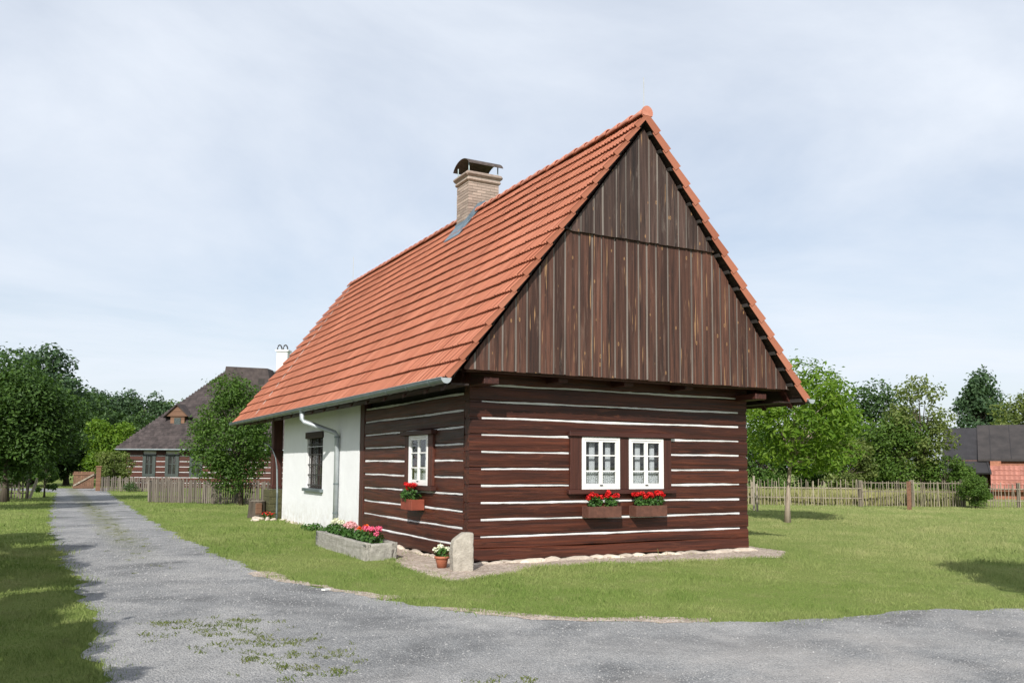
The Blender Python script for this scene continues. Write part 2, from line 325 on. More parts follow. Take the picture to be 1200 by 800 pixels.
# ------------------------------------------------------------------ mesh helpers
class MB:
    def __init__(s): s.v = []; s.f = []
    def add(s, vs, fs):
        o = len(s.v); s.v += [tuple(p) for p in vs]; s.f += [tuple(i+o for i in f) for f in fs]; return s
    def box(s, x0, x1, y0, y1, z0, z1, M=None):
        vs = [Vector((x, y, z)) for x in (x0, x1) for y in (y0, y1) for z in (z0, z1)]
        if M is not None: vs = [M @ p for p in vs]
        return s.add(vs, [(0, 1, 3, 2), (4, 6, 7, 5), (0, 4, 5, 1), (2, 3, 7, 6), (0, 2, 6, 4), (1, 5, 7, 3)])
    def prism(s, poly, a, b, axis):
        # poly: 2D points; extruded along axis from a to b
        def P(p, t): return {0: (t, p[0], p[1]), 1: (p[0], t, p[1]), 2: (p[0], p[1], t)}[axis]
        n = len(poly)
        return s.add([P(p, a) for p in poly]+[P(p, b) for p in poly],
                     [tuple(range(n))[::-1], tuple(range(n, 2*n))]+[(i, (i+1) % n, n+(i+1) % n, n+i) for i in range(n)])
    def tube(s, pts, rad, n=8, cap=True):
        pts = [Vector(p) for p in pts]; rad = rad if isinstance(rad, (list, tuple)) else [rad]*len(pts)
        o = len(s.v); ref = Vector((0, 0, 1))
        for i, p in enumerate(pts):
            d = (pts[min(i+1, len(pts)-1)]-pts[max(i-1, 0)]).normalized()
            a = d.cross(ref if abs(d.dot(ref)) < .95 else Vector((1, 0, 0))).normalized(); b = d.cross(a)
            for j in range(n):
                t = 2*math.pi*j/n; s.v.append(tuple(p+rad[i]*(math.cos(t)*a+math.sin(t)*b)))
        for i in range(len(pts)-1):
            for j in range(n): s.f.append((o+i*n+j, o+i*n+(j+1) % n, o+(i+1)*n+(j+1) % n, o+(i+1)*n+j))
        if cap: s.f.append(tuple(o+j for j in range(n))[::-1]); s.f.append(tuple(o+(len(pts)-1)*n+j for j in range(n)))
        return s
    def lathe(s, prof, n=14, c=(0, 0, 0)):
        o = len(s.v)
        for r, z in prof:
            for j in range(n): t = 2*math.pi*j/n; s.v.append((c[0]+r*math.cos(t), c[1]+r*math.sin(t), c[2]+z))
        for i in range(len(prof)-1):
            for j in range(n): s.f.append((o+i*n+j, o+i*n+(j+1) % n, o+(i+1)*n+(j+1) % n, o+(i+1)*n+j))
        return s
    def mesh(s, name, mat, smooth=False):
        me = bpy.data.meshes.new(name); me.from_pydata(s.v, [], s.f); me.update()
        if mat: me.materials.append(MAT[mat])
        if smooth: me.polygons.foreach_set('use_smooth', [True]*len(me.polygons))
        return me
def npmesh(name, V, F, mat, smooth=False):
    V = np.asarray(V, dtype=np.float32); F = np.asarray(F, dtype=np.int32); k = F.shape[1]
    me = bpy.data.meshes.new(name); me.vertices.add(len(V)); me.vertices.foreach_set('co', V.ravel())
    me.loops.add(F.size); me.loops.foreach_set('vertex_index', F.ravel())
    me.polygons.add(len(F)); me.polygons.foreach_set('loop_start', np.arange(0, F.size, k, dtype=np.int32))
    me.polygons.foreach_set('loop_total', np.full(len(F), k, dtype=np.int32))
    if smooth: me.polygons.foreach_set('use_smooth', np.ones(len(F), dtype=bool))
    me.update(calc_edges=True); me.validate()
    if not smooth: me.shade_flat()
    me.materials.append(MAT[mat]); return me
def link(name, me, parent=None, loc=(0, 0, 0), rot=(0, 0, 0), scale=(1, 1, 1)):
    o = bpy.data.objects.new(name, me); COL.objects.link(o); o.location = loc; o.rotation_euler = rot; o.scale = scale
    if parent is not None: o.parent = parent
    return o
def bev(o, w=.008, seg=1):
    m = o.modifiers.new('bevel', 'BEVEL'); m.width = w; m.segments = seg; m.limit_method = 'ANGLE'; return o
def part(name, mb, mat, parent, label=None, kind=None, smooth=False, bevel=0):
    o = link(name, mb.mesh(name, mat, smooth) if isinstance(mb, MB) else mb, parent)
    if label: o['label'] = label
    if kind: o['kind'] = kind
    if bevel: bev(o, bevel)
    return o
def tag(o, label, cat, group=None):
    o['label'] = label; o['category'] = cat
    if group: o['group'] = group
    return o
def thing(name, label, cat, loc=(0, 0, 0), rz=0, group=None):
    o = bpy.data.objects.new(name, None); COL.objects.link(o); o.location = loc; o.rotation_euler = (0, 0, rz); o.empty_display_size = .2
    return tag(o, label, cat, group)
def struct(name, me): o = link(name, me); o['kind'] = 'structure'; return o

def in_poly(P, poly):
    x, y = P[:, 0], P[:, 1]; r = np.zeros(len(P), bool); n = len(poly); j = n-1
    for i in range(n):
        xi, yi = poly[i]; xj, yj = poly[j]
        c = ((yi > y) != (yj > y)) & (x < (xj-xi)*(y-yi)/((yj-yi) if yj != yi else 1e-9)+xi)
        r ^= c; j = i
    return r
def ragged(pts, step=.12, amp=.10, seed=0, closed=True):
    r = random.Random(seed); out = []; n = len(pts); ph = [r.uniform(0, 6.28) for _ in range(4)]
    s = 0
    for i in range(n if closed else n-1):
        a = Vector(pts[i]).to_2d(); b = Vector(pts[(i+1) % n]).to_2d(); L = (b-a).length
        m = max(1, min(int(L/step), 160)); d = (b-a).normalized() if L else Vector((1, 0)); nrm = Vector((-d.y, d.x))
        for q in range(m):
            s += L/m
            w = amp*(.5*math.sin(s*1.7+ph[0])+.4*math.sin(s*4.3+ph[1])+.3*math.sin(s*9.1+ph[2])+r.uniform(-.4, .4))
            p = a+(b-a)*q/m+nrm*w; out.append((p.x, p.y))
    return out

# ================================================================== THE SETTING
GX = [(-3000, -3000), (3000, -3000), (3000, 3000), (-3000, 3000)]
gm = MB(); gm.add([(*p, 0) for p in GX], [(0, 1, 2, 3)]); struct('ground', gm.mesh('ground', 'ground'))
laneR = [(-2.6, 49.5), (-3.0, 43), (-3.2, 37), (-3.3, 28), (-3.5, 16.5), (-3.55, 8.9), (-3.45, 3.9), (-3.37, .5), (-3.13, -1.13), (-2.82, -2.09), (-2.54, -2.96), (-2.16, -3.93), (-1.67, -4.68), (-.99, -5.36), (.1, -5.89), (1.24, -6.38), (2.22, -6.48), (3.08, -6.51), (4.07, -6.91), (7, -7.9), (12, -9.2), (24, -11.5), (60, -16)]
laneL = [(60, -22), (24, -19), (8, -19), (-2, -22), (-7.6, -30), (-8.6, -20), (-6.6, -12), (-6.0, -8), (-5.87, -5.9), (-5.82, -4.2), (-5.81, -2.6), (-5.82, -.4), (-5.94, 2.3), (-6.06, 6.4), (-6.15, 11.5), (-6.12, 20), (-5.9, 32), (-5.7, 42), (-7.5, 46.5), (-16, 49), (-30, 50), (-30, 53), (-14, 52.5), (-5, 51.5), (4, 53), (20, 56), (20, 53), (6, 50.5)]
LANE = ragged(laneR+laneL, .15, .12, 3)
import bmesh
def flat_poly(name, poly, z, mat):
    bm = bmesh.new(); vs = [bm.verts.new((*p, z)) for p in poly]
    es = [bm.edges.new((vs[i], vs[(i+1) % len(vs)])) for i in range(len(vs))]
    bmesh.ops.triangle_fill(bm, use_beauty=True, edges=es)
    for f in bm.faces:
        if f.normal.z < 0: f.normal_flip()
    me = bpy.data.meshes.new(name); bm.to_mesh(me); bm.free(); me.materials.append(MAT[mat]); return me
struct('gravel_lane', flat_poly('gravel_lane', LANE, .006, 'gravel'))
mr = [(-3.42, 1.6), (-3.36, .4), (-3.1, -1.1), (-2.8, -2.05), (-2.5, -2.95), (-2.12, -3.9), (-1.63, -4.65), (-.95, -5.33), (.1, -5.86)]
for q0, q1, sd in ((1, 5, 8), (5, 9, 12)):
    ml = mr[q0:q1]; MARGIN = ragged([(x+.12, y+.06) for x, y in ml]+[(x-.10-.1*math.sin(i*1.3+sd), y-.12) for i, (x, y) in list(enumerate(ml))[::-1]], .10, .10, sd)
    struct('sandy_margin', flat_poly('sandy_margin', MARGIN, .0095, 'sand'))
STRIP = ragged([(-.72, 5.4), (-.78, 1.3), (-1.15, .2), (-1.25, -1.1), (-1.1, -1.85), (0, -1.4), (.9, -.85), (2.0, -.8), (3.3, -1.05), (4.7, -1.25), (5.8, -1.3), (6.7, -.6), (6.95, .6), (6.6, 2.0), (6.1, 2.0), (6.1, .2), (.2, .2), (.2, 5.4)], .12, .07, 5)
struct('pebble_strip', flat_poly('pebble_strip', STRIP, .010, 'sand'))

# ================================================================== THE COTTAGE
WX, WY = 6.235, 13.0                # gable width, walled length
VY = -0.875                          # verge of the roof, near end
RY0, RY1 = VY, 16.9
EX, EZ, RZ_ = .787, 3.0435, 8.1148   # eaves overhang, eaves height, ridge height
K = (RZ_-EZ)/(WX/2+EX); SL = math.atan(K); LEN = math.hypot(RZ_-EZ, WX/2+EX)
def zroof(x): return EZ+K*(x+EX) if x < WX/2 else EZ+K*(WX+EX-x)
cot = thing('log_cottage', 'brown log cottage with white chinking, steep red tile roof and boarded gable', 'cottage')

def wlog(a, b, z0, z1, face, depth, axis, seed, jit=.008):
    # a squared hand-hewn log: cross-section with softened arrises, wobbling along its length
    r = random.Random(seed); m = MB(); L = abs(b-a); n = max(2, int(L/.3)); pr = []
    ch = .014
    ph = [r.uniform(0, 6.3) for _ in range(6)]
    for i in range(n+1):
        t = a+(b-a)*i/n
        w = [jit*(math.sin(t*1.3+ph[q])+.6*math.sin(t*3.7+ph[q]*2)+.5*r.uniform(-1, 1)) for q in range(3)]
        zt, zb, f = z1+w[0]*.8, z0+w[1]*.8, face-w[2]*.9
        mz = (zt+zb)/2
        ring = [(f+depth, zb), (f+ch+.004, zb), (f+.001, zb+ch), (f-.002, mz), (f+.001, zt-ch), (f+ch+.004, zt), (f+depth, zt)]
        pr.append([(t, q[0], q[1]) if axis == 0 else (q[0], t, q[1]) for q in ring])
    k = 7; vs = [p for ring in pr for p in ring]
    fs = [(i*k+j, i*k+(j+1) % k, (i+1)*k+(j+1) % k, (i+1)*k+j) for i in range(n) for j in range(k)]
    fs += [tuple(range(k)), tuple(n*k+j for j in range(k))]
    if axis == 1: fs = [f[::-1] for f in fs]
    m.add(vs, fs); return m
def strip(a, b, z, face, axis, seed):
    r = random.Random(seed); m = MB(); L = abs(b-a); n = max(2, int(L/.14)); vs = []; ph = r.uniform(0, 6.3); ph2 = r.uniform(0, 6.3)
    for i in range(n+1):
        t = a+(b-a)*i/n; h = .0142+.004*math.sin(t*2.1+ph)+.003*r.uniform(-1, 1); c = z+.006*math.sin(t*1.4+ph2)+.002*r.uniform(-1, 1)
        f = face+.002*r.uniform(-1, 1)
        for q in ((f+.08, c-h), (f+.004, c-h-.004), (f, c), (f+.004, c+h+.004), (f+.08, c+h)):
            vs.append((t, q[0], q[1]) if axis == 0 else (q[0], t, q[1]))
    k = 5; fs = [(i*k+j, i*k+(j+1) % k, (i+1)*k+(j+1) % k, (i+1)*k+j) for i in range(n) for j in range(k)]
    fs += [tuple(range(k)), tuple(n*k+j for j in range(k))]
    if axis == 1: fs = [f[::-1] for f in fs]
    m.add(vs, fs); return m
PITCHZ = .2885
gz = [.452+PITCHZ*i for i in range(10)]; sz = [.299+PITCHZ*i for i in range(10)]
SG = .018                                   # half height of a chinking joint
# gable wall (Y = 0), then the eaves wall (X = 0), the far eaves wall and the end wall
gw = part('gable_wall', MB().box(.06, WX-.06, .16, .20, .06, 3.1), 'dark_room', cot)
rows = [(.05, .255)]+[(.262, gz[0]-SG)]+[(gz[i]+SG, gz[i+1]-SG) for i in range(9)]+[(gz[9]+SG, 3.26)]
CAS = (1.99, 4.27)
for i, (z0, z1) in enumerate(rows):
    segs = [(0, WX)]
    if 1.28 < z0 and z1 < 2.2: segs = [(0, CAS[0]), (CAS[1], WX)]
    for a, b in segs: part('log', wlog(a, b, z0, z1, 0.0, .2, 0, 100+i*3+int(a)), 'log_x', gw)
for i, z in enumerate(gz):
    segs = [(.235, WX-.215)]
    if 1.28 < z < 2.2: segs = [(.235, CAS[0]), (CAS[1], WX-.215)]
    for a, b in segs: part('chinking', strip(a, b, z, .013, 0, 300+i*3+int(a)), 'chink', gw)
# wall behind the unchinked corners: fill between the log ends
def corner(x0, x1, y0, y1, gzs, parent):
    for z in gzs: part('corner_filler', MB().box(x0, x1, y0, y1, z-SG-.004, z+SG+.004), 'trim_x', parent)
corner(.012, .235, .012, .19, gz, gw); corner(WX-.215, WX-.012, .012, .19, gz, gw)
ew = part('eaves_wall', MB().box(.16, .20, .21, WY-.02, .06, 3.1), 'dark_room', cot)
rows = [(.05, sz[0]-SG)]+[(sz[i]+SG, sz[i+1]-SG) for i in range(9)]
SC = (1.50, 2.92)
for i, (z0, z1) in enumerate(rows):
    segs = [(.202, 5.52)]
    if 1.1 < z0 and z1 < 2.35: segs = [(.202, SC[0]), (SC[1], 5.52)]
    for a, b in segs: part('log', wlog(a, b, z0, z1, 0.0, .16, 1, 500+i*3+int(a)), 'log_y', ew)
for i, z in enumerate(sz):
    segs = [(.27, 5.46)]
    if 1.3 < z < 2.30: segs = [(.27, SC[0]), (SC[1], 5.46)]
    for a, b in segs: part('chinking', strip(a, b, z, .013, 1, 700+i*3+int(a)), 'chink', ew)
for z in sz:
    part('corner_filler', MB().box(.014, .19, .205, .27, z-SG-.004, z+SG+.004), 'trim_y', ew)
    part('corner_filler', MB().box(.014, .19, 5.46, 5.52, z-SG-.004, z+SG+.004), 'trim_y', ew)
part('end_board', wlog(.03, 3.05, 0, 1, 0, 0, 0, 1) if False else MB().box(-.012, .15, 5.522, 5.80, .03, 3.08), 'trim_z', ew, bevel=.006)
# the wall on the far side and the end wall
fwall = part('far_wall', MB().box(WX-.20, WX-.16, .21, WY-.02, .06, 3.1), 'dark_room', cot)
for i, (z0, z1) in enumerate(rows):
    m = wlog(.202, WY, z0, z1, 0, .15, 1, 900+i); m.v = [(WX-p[0], p[1], p[2]) for p in m.v]; m.f = [f[::-1] for f in m.f]
    part('log', m, 'log_y', fwall)
for i, z in enumerate(sz):
    m = strip(.27, WY-.1, z, .013, 1, 950+i); m.v = [(WX-p[0], p[1], p[2]) for p in m.v]; m.f = [f[::-1] for f in m.f]
    part('chinking', m, 'chink', fwall)
part('end_wall', MB().box(.2, WX-.2, WY-.2, WY, .0, 3.1), 'plaster', cot)
# white plastered bay with its barred window opening
BW = (8.78, 10.30, 1.02, 2.47)
bay = MB()
for (a, b, c, d) in ((5.802, BW[0], -.03, 3.06), (BW[1], WY, -.03, 3.06), (BW[0], BW[1], -.03, BW[2]), (BW[0], BW[1], BW[3], 3.06)): bay.box(-.02, .16, a, b, c, d)
pb = part('plaster_bay', bay, 'plaster', cot)
part('plinth_band', MB().box(-.026, -.0205, 5.802, WY+.004, 2.13, 2.142), 'plaster', pb)

# windows ------------------------------------------------------------
def window(name, label, axis, a, b, z0, z1, face, parent):
    # casement window, two leaves of three panes; a..b along the wall
    P = lambda m, t0, t1, d0, d1, c0, c1: (m.box(t0, t1, d0, d1, c0, c1) if axis == 0 else m.box(d0, d1, t0, t1, c0, c1))
    g = .05; w = part(name, P(P(P(P(MB(), a, b, face, face+.06, z0, z0+g), a, b, face, face+.06, z1-g, z1), a, a+g, face, face+.06, z0+g, z1-g), b-g, b, face, face+.06, z0+g, z1-g), 'white_paint', parent, label, bevel=.004)
    mid = (a+b)/2; h = (z1-z0-2*g)/3
    for s0, s1 in ((a+g+.004, mid-.002), (mid+.002, b-g-.004)):
        m = MB(); q = .036; f0, f1 = face+.012, face+.05; y0, y1 = z0+g+.003, z1-g-.003
        P(m, s0, s1, f0, f1, y0, y0+q+.015); P(m, s0, s1, f0, f1, y1-q, y1); P(m, s0, s0+q, f0, f1, y0+q+.015, y1-q); P(m, s1-q, s1, f0, f1, y0+q+.015, y1-q)
        part('sash', m, 'white_paint', w, bevel=.003)
        for t in (1, 2): part('glazing_bar', P(MB(), s0+q, s1-q, f0+.004, f1-.006, z0+g+h*t-.011, z0+g+h*t+.011), 'white_paint', w)
        for t in range(3): part('pane', P(MB(), s0+q-.004, s1-q+.004, face+.028, face+.032, z0+g+h*t+.012, z0+g+h*(t+1)-.012), 'glass', w)
        cz0, cz1 = z0+.03, z1-.03
        # drapes: pleated strip on the inner edge of each leaf, lace across the lower third
        def cloth(t0, t1, c0, c1, d, amp, n):
            m = MB(); vs = []
            for i in range(n+1):
                t = t0+(t1-t0)*i/n; e = d+amp*math.sin(i*1.9)
                vs += [(t, e, c0), (t, e, c1)] if axis == 0 else [(e, t, c0), (e, t, c1)]
            m.add(vs, [(2*i, 2*i+2, 2*i+3, 2*i+1) for i in range(n)]); return m
        L = s1-s0; o = (s0+.48*L, s1-.16*L) if s0 < mid-.1 and s1 < mid+.1 else (s0+.46*L, s1-.20*L)
        part('drape', cloth(o[0], o[1], cz0, cz1, face+.13, .012, 14), 'curtain', w)
        part('lace_curtain', cloth(s0, s1, cz0, z0+.33, face+.10, .006, 24), 'lace', w)
    # latch
    part('latch', P(MB(), mid-.03, mid+.03, face-.008, face+.010, z0+g+.018, z0+g+.034), 'iron', w)
    return w
window('window', 'white two-leaf window left of the pair in the gable wall', 0, 2.235, 3.065, 1.245, 2.195, -.055, gw)
window('window', 'white two-leaf window right of the pair in the gable wall', 0, 3.275, 4.075, 1.245, 2.195, -.055, gw)
window('window', 'narrow white window in the eaves wall', 1, 1.72, 2.67, 1.28, 2.23, -.05, ew)
part('room_floor', MB().box(.25, WX-.25, .25, WY-.25, .03, .07), 'dark_room', cot)
part('room_ceiling', MB().box(.21, WX-.21, .21, WY-.21, 2.72, 2.76), 'dark_room', cot)
part('room_partition', MB().box(.21, WX-.21, 3.6, 3.7, .07, 2.7), 'dark_room', cot)
# casings
cz = part('window_casing', MB().box(CAS[0]+.004, 2.232, -.045, .15, 1.245, 2.20), 'trim_z', gw, bevel=.006)
part('jamb', MB().box(3.068, 3.272, -.045, .15, 1.245, 2.20), 'trim_z', cz, bevel=.006); part('jamb', MB().box(4.078, CAS[1]-.004, -.045, .15, 1.245, 2.20), 'trim_z', cz, bevel=.006)
part('lintel', MB().box(1.95, 4.32, -.095, .0, 2.202, 2.29), 'trim_x', cz, bevel=.008); part('sill', MB().box(1.93, 4.34, -.10, .0, 1.16, 1.243), 'trim_x', cz, bevel=.008)
cz = part('window_casing', MB().box(-.04, .15, SC[0]+.004, 1.717, 1.28, 2.232), 'trim_z', ew, bevel=.006)
part('jamb', MB().box(-.04, .15, 2.673, SC[1]-.004, 1.28, 2.232), 'trim_z', cz, bevel=.006)
part('lintel', MB().box(-.11, .14, 1.42, 3.02, 2.234, 2.318), 'trim_y', cz, bevel=.008); part('sill', MB().box(-.10, .14, 1.42, 3.02, 1.19, 1.278), 'trim_y', cz, bevel=.008)
# barred window in the plaster
bw = part('barred_window', MB().box(.10, .13, BW[0]+.05, BW[1]-.05, BW[2]+.05, BW[3]-.05), 'glass', pb)
fm = MB(); fm.box(.08, .14, BW[0], BW[0]+.07, BW[2], BW[3]); fm.box(.08, .14, BW[1]-.07, BW[1], BW[2], BW[3]); fm.box(.08, .14, BW[0]+.07, BW[1]-.07, BW[2], BW[2]+.07); fm.box(.08, .14, BW[0]+.07, BW[1]-.07, BW[3]-.07, BW[3]); fm.box(.08, .138, 9.51, 9.57, BW[2]+.07, BW[3]-.07)
part('frame', fm, 'dark_wood', bw)
part('lintel', MB().box(-.06, .05, BW[0]-.06, BW[1]+.10, BW[3]-.11, BW[3]+.06), 'dark_wood', bw, bevel=.01)
part('sill', MB().box(-.11, .08, BW[0]-.12, BW[1]+.14, BW[2]-.07, BW[2]+.01), 'zinc', bw, bevel=.008)
part('shutter_inside', MB().box(.20, .22, BW[0]+.05, BW[1]-.1, BW[2]+.02, BW[3]-.05), 'grey_wood', bw)
for i in range(7): y = BW[0]+.12+i*.213; part('bar', MB().tube([(.02, y, BW[2]+.0), (.02, y, BW[3]-.11)], .011, 6), 'iron', bw)
for i in range(5): z = BW[2]+.10+i*.27; part('crossbar', MB().box(.002, .010, BW[0]+.02, BW[1]-.02, z-.014, z+.014), 'iron', bw)

# footing stones under the bottom logs
r = random.Random(4)
def rock(sx, sy, sz_, seed, sub=2, amp=.16):
    bm = bmesh.new(); bmesh.ops.create_icosphere(bm, subdivisions=sub, radius=1); q = random.Random(seed)
    ph = [Vector((q.uniform(-1, 1), q.uniform(-1, 1), q.uniform(-1, 1))).normalized()*q.uniform(1.5, 4) for _ in range(6)]; po = [q.uniform(0, 6) for _ in range(6)]
    for v in bm.verts:
        d = 1+amp*sum(math.sin(v.co.dot(a)+b) for a, b in zip(ph, po))/2.2
        v.co = Vector((v.co.x*sx*d, v.co.y*sy*d, v.co.z*sz_*d))
    me = bpy.data.meshes.new('rock'); bm.to_mesh(me); bm.free(); return me
rocks = []
for i in range(5):
    me = rock(.16+.05*i % .11, .10, .055, 40+i, 2, .3); me.materials.append(MAT['pebble']); rocks.append(me)
x = -.1
while x < WX:
    w = r.uniform(.7, 1.25); link('footing_stone', rocks[r.randrange(5)], cot, (x+.15*w, r.uniform(.0, .1)-.06, r.uniform(-.005, .02)), (0, 0, r.uniform(-.3, .3)), (w*1.1, w, w)); x += .30*w
y = .4
while y < WY:
    w = r.uniform(.6, 1.1); link('footing_stone', rocks[r.randrange(5)], cot, (r.uniform(-.07, .02), y+.15*w, r.uniform(-.01, .015)), (0, 0, 1.57+r.uniform(-.3, .3)), (w, w*.8, w*.9)); y += .33*w

# the roof -----------------------------------------------------------
def slope_slab(side, off0, off1, y0, y1, e0=0.0, e1=0.0):
    # slab parallel to a slope: off = distance below the tile plane (vertical)
    xe = -EX+e0 if side < 0 else WX+EX-e0; xr = WX/2
    return [(xe, zroof(xe)-off0), (xr, RZ_-off0), (xr, RZ_-off1), (xe, zroof(xe)-off1)]
deck = MB()
for sd in (-1, 1): deck.prism(slope_slab(sd, .085, .125, 0, 0), RY0+.05, RY1-.05, 1)
roof = part('roof', deck, 'dark_wood', cot, 'steep red clay tile roof')
for sd in (-1, 1):
    y = RY0+.33
    while y < RY1:
        xe = -EX+.06 if sd < 0 else WX+EX-.06
        p = [(xe, zroof(xe)-.127), (WX/2, RZ_-.127), (WX/2, RZ_-.32), (xe, zroof(xe)-.26)]
        part('rafter', MB().prism(p, y, y+.12, 1), 'trim_x', roof); y += 1.02 if y > 0 else .72
NC = 17; EXPO = LEN/NC
# battens showing their ends under the verges
for sd in (-1, 1):
    for c in range(NC):
        t = (c+.45)/NC; xx = -EX+t*(WX/2+EX) if sd < 0 else WX+EX-t*(WX/2+EX); zz_ = zroof(xx)
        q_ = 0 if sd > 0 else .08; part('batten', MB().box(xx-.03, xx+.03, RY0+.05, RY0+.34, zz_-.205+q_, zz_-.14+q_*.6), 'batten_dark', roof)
# one interlocking tile: x along the eaves, y up the slope, z out of the roof
TW = .2005
def tile_geo(nx=7, w=TW, length=EXPO+.05):
    prof = []
    for i in range(nx):
        t = i/(nx-1); prof.append((t*w-.001, (.016*math.cos(t*4*math.pi))+.004*(1 if t > .86 else 0)))
    V = []; F = []
    for (x, z) in prof: V += [(x, 0, .062+z), (x, length, .004+z), (x, 0, .036+z)]
    for i in range(nx-1):
        a, b = 3*i, 3*i+3; F += [(a, b, b+1, a+1), (a+2, b+2, b, a)]
    F += [(0, 1, 2, 2)]; F[-1] = (0, 1, 2, 0)
    return V, F[:-1]
TV, TF = tile_geo(); tm = MB(); tm.add(TV, TF); tile_me = tm.mesh('roof_tile', 'tile')
def frame(side, c, y):
    # matrix of a tile at course c, position y on a slope
    xe = -EX+(c/NC)*(WX/2+EX) if side < 0 else WX+EX-(c/NC)*(WX/2+EX)
    o = Vector((xe, y, zroof(xe)-.03)); upv = Vector((math.cos(SL)*(1 if side < 0 else -1), 0, math.sin(SL))); nv = Vector((-math.sin(SL) if side < 0 else math.sin(SL), 0, math.cos(SL)))
    al = Vector((0, -1, 0)) if side < 0 else Vector((0, 1, 0))
    # right-handed: al x upv = nv
    return Matrix.Translation(o) @ Matrix((al, upv, nv)).transposed().to_4x4()
TV_, TF_ = np.array(TV), np.array(TF)
NCOL = int((RY1-RY0-.16)/.2)
r = random.Random(21); big_v = {-1: [], 1: []}
for sd in (-1, 1):
    for col in range(NCOL):
        for c in range(NC):
            y = RY0+.16+(col+1)*.2 if sd < 0 else RY0+.16+col*.2
            M = frame(sd, c, y) @ Matrix.Translation((r.uniform(-.002, .002), r.uniform(-.006, .006)+.006*math.sin(y*.9+c), r.uniform(0, .004)+.010*math.sin(y*.55+c*.35)+.005*math.sin(y*1.7-c*.6))) @ Matrix.Rotation(r.gauss(0, .004), 4, 'Z') @ Matrix.Rotation(r.gauss(0, .0025), 4, 'X')
            if sd < 0 and col < 17:
                o = link('roof_tile', tile_me, roof); o.matrix_local = M
            else:
                A = np.array(M); big_v[sd].append(TV_ @ A[:3, :3].T + A[:3, 3])
for sd in (-1, 1):
    n = len(big_v[sd]); V = np.concatenate(big_v[sd]); F = (TF_[None]+(np.arange(n)*len(TV_))[:, None, None]).reshape(-1, 4)
    o = link('tile_field', npmesh('tile_field', V, F, 'tile_many'), roof); o['kind'] = 'stuff'
# verge tiles with their hanging side flange
def verge_mesh(side):
    fh_, ft_ = (.155, .125) if side > 0 else (.085, .060)
    m = MB(); L = EXPO+.055; w = .17
    x0, x1 = (0, w) if side > 0 else (-w, 0)   # flange lies on the near (low world Y) edge
    # top plate, flared at its lower end, and flange
    xf = x0 if side > 0 else x1
    s_ = -1 if side > 0 else 1
    a = .078; b = .016
    V_, F_ = tile_geo(7, w); m.add([(p[0]+x0, p[1], p[2]+.004) for p in V_], F_)
    e = s_*.02
    m.add([(xf, 0, a+.003), (xf+e, 0, a+.003), (xf+e*.6, L, b+.003), (xf, L, b+.003), (xf, 0, a-fh_), (xf+e, 0, a-fh_), (xf+e*.2, L, b-ft_), (xf, L, b-ft_)],
          [(0, 1, 2, 3), (4, 7, 6, 5), (0, 4, 5, 1), (3, 2, 6, 7), (0, 3, 7, 4), (1, 5, 6, 2)])
    return m.mesh('verge_tile', 'tile')
for sd in (-1, 1):
    me = verge_mesh(sd)
    for c in range(NC):
        o = link('verge_tile', me, roof); o.matrix_local = frame(sd, c, RY0+.0) @ Matrix.Translation((0, r.uniform(-.005, .005), r.uniform(0, .003)))
# ridge tiles
def ridge_mesh():
    m = MB(); n = 9; L = .45
    rings = []
    for (y, rr) in ((0, .135), (L*.2, .128), (L, .100)):
        ring = []
        for j in range(n): t = math.pi*(-.08+1.16*j/(n-1)); ring.append((rr*math.cos(t), y, rr*.85*math.sin(t)))
        for j in range(n-1, -1, -1): t = math.pi*(-.08+1.16*j/(n-1)); ring.append(((rr-.02)*math.cos(t), y, (rr-.02)*.85*math.sin(t)))
        rings.append(ring)
    k = 2*n; m.add([p for q in rings for p in q], [(i*k+j, (i+1)*k+j, (i+1)*k+(j+1) % k, i*k+(j+1) % k) for i in range(2) for j in range(k)]+[tuple(range(k))])
    return m.mesh('ridge_tile', 'ridge_tile', True)
rm = ridge_mesh(); y = RY0+.02
while y < RY1-.3:
    link('ridge_tile', rm, roof, (WX/2, y, RZ_-.005+r.uniform(-.006, .006)), (r.uniform(-.012, .012)-.02, 0, r.uniform(-.012, .012))); y += .385
dm = MB(); dm.add([(0, 0, 0)]+[(.12*math.cos(math.pi*(-.15+1.3*j/12)), 0, .135*math.sin(math.pi*(-.15+1.3*j/12))*.95) for j in range(13)], [(0, j+1, j+2) for j in range(12)]+[(0, 13, 1)])
dm.add([(x, .03, z) for x, y_, z in dm.v], [f[::-1] for f in dm.f])
part('ridge_end', dm, 'ridge_tile', roof).location = (WX/2, RY0-.015, RZ_+.01)

# gable boarding ------------------------------------------------------
GY = -.72
gb = part('gable_boarding', MB().prism([(-.24, 3.25), (WX+.24, 3.25), (WX/2, zroof(WX/2)-.36)], GY+.06, GY+.085, 1), 'dark_wood', cot)
def zin(x): return zroof(x)-.25
def vboards(z0, ztop, face, seed, xa, xb, bmat='board'):
    r = random.Random(seed); x = xa
    while x < xb-.03:
        w = min(r.choice((.19, .21, .23, .25, .27, .29)), xb-x); gap = r.uniform(.034, .05); a, b = x, x+w-gap; bt = x+w
        dz = r.uniform(-.006, .006)
        def poly(a, b):
            xs = [a]+([WX/2] if a < WX/2 < b else [])+[b]; top = [(q, min(ztop, zin(q))) for q in xs]
            return [(a, z0+dz), (b, z0+dz)]+[t for t in top[::-1]]
        p = poly(a, b)
        if max(q[1] for q in p) > z0+.04 and min(q[1] for q in p[2:]) > z0+dz+.002:
            o = part('board', MB().prism(p, face+r.uniform(-.004, .004), face+.035, 1), bmat, gb)
        p = poly(b, bt)
        if min(q[1] for q in p[2:]) > z0+.004: part('cover_strip', MB().prism([(q[0], q[1]+(.012 if i < 2 else -.012)) for i, q in enumerate(p)], face+.014, face+.05, 1), 'batten', gb)
        x += w
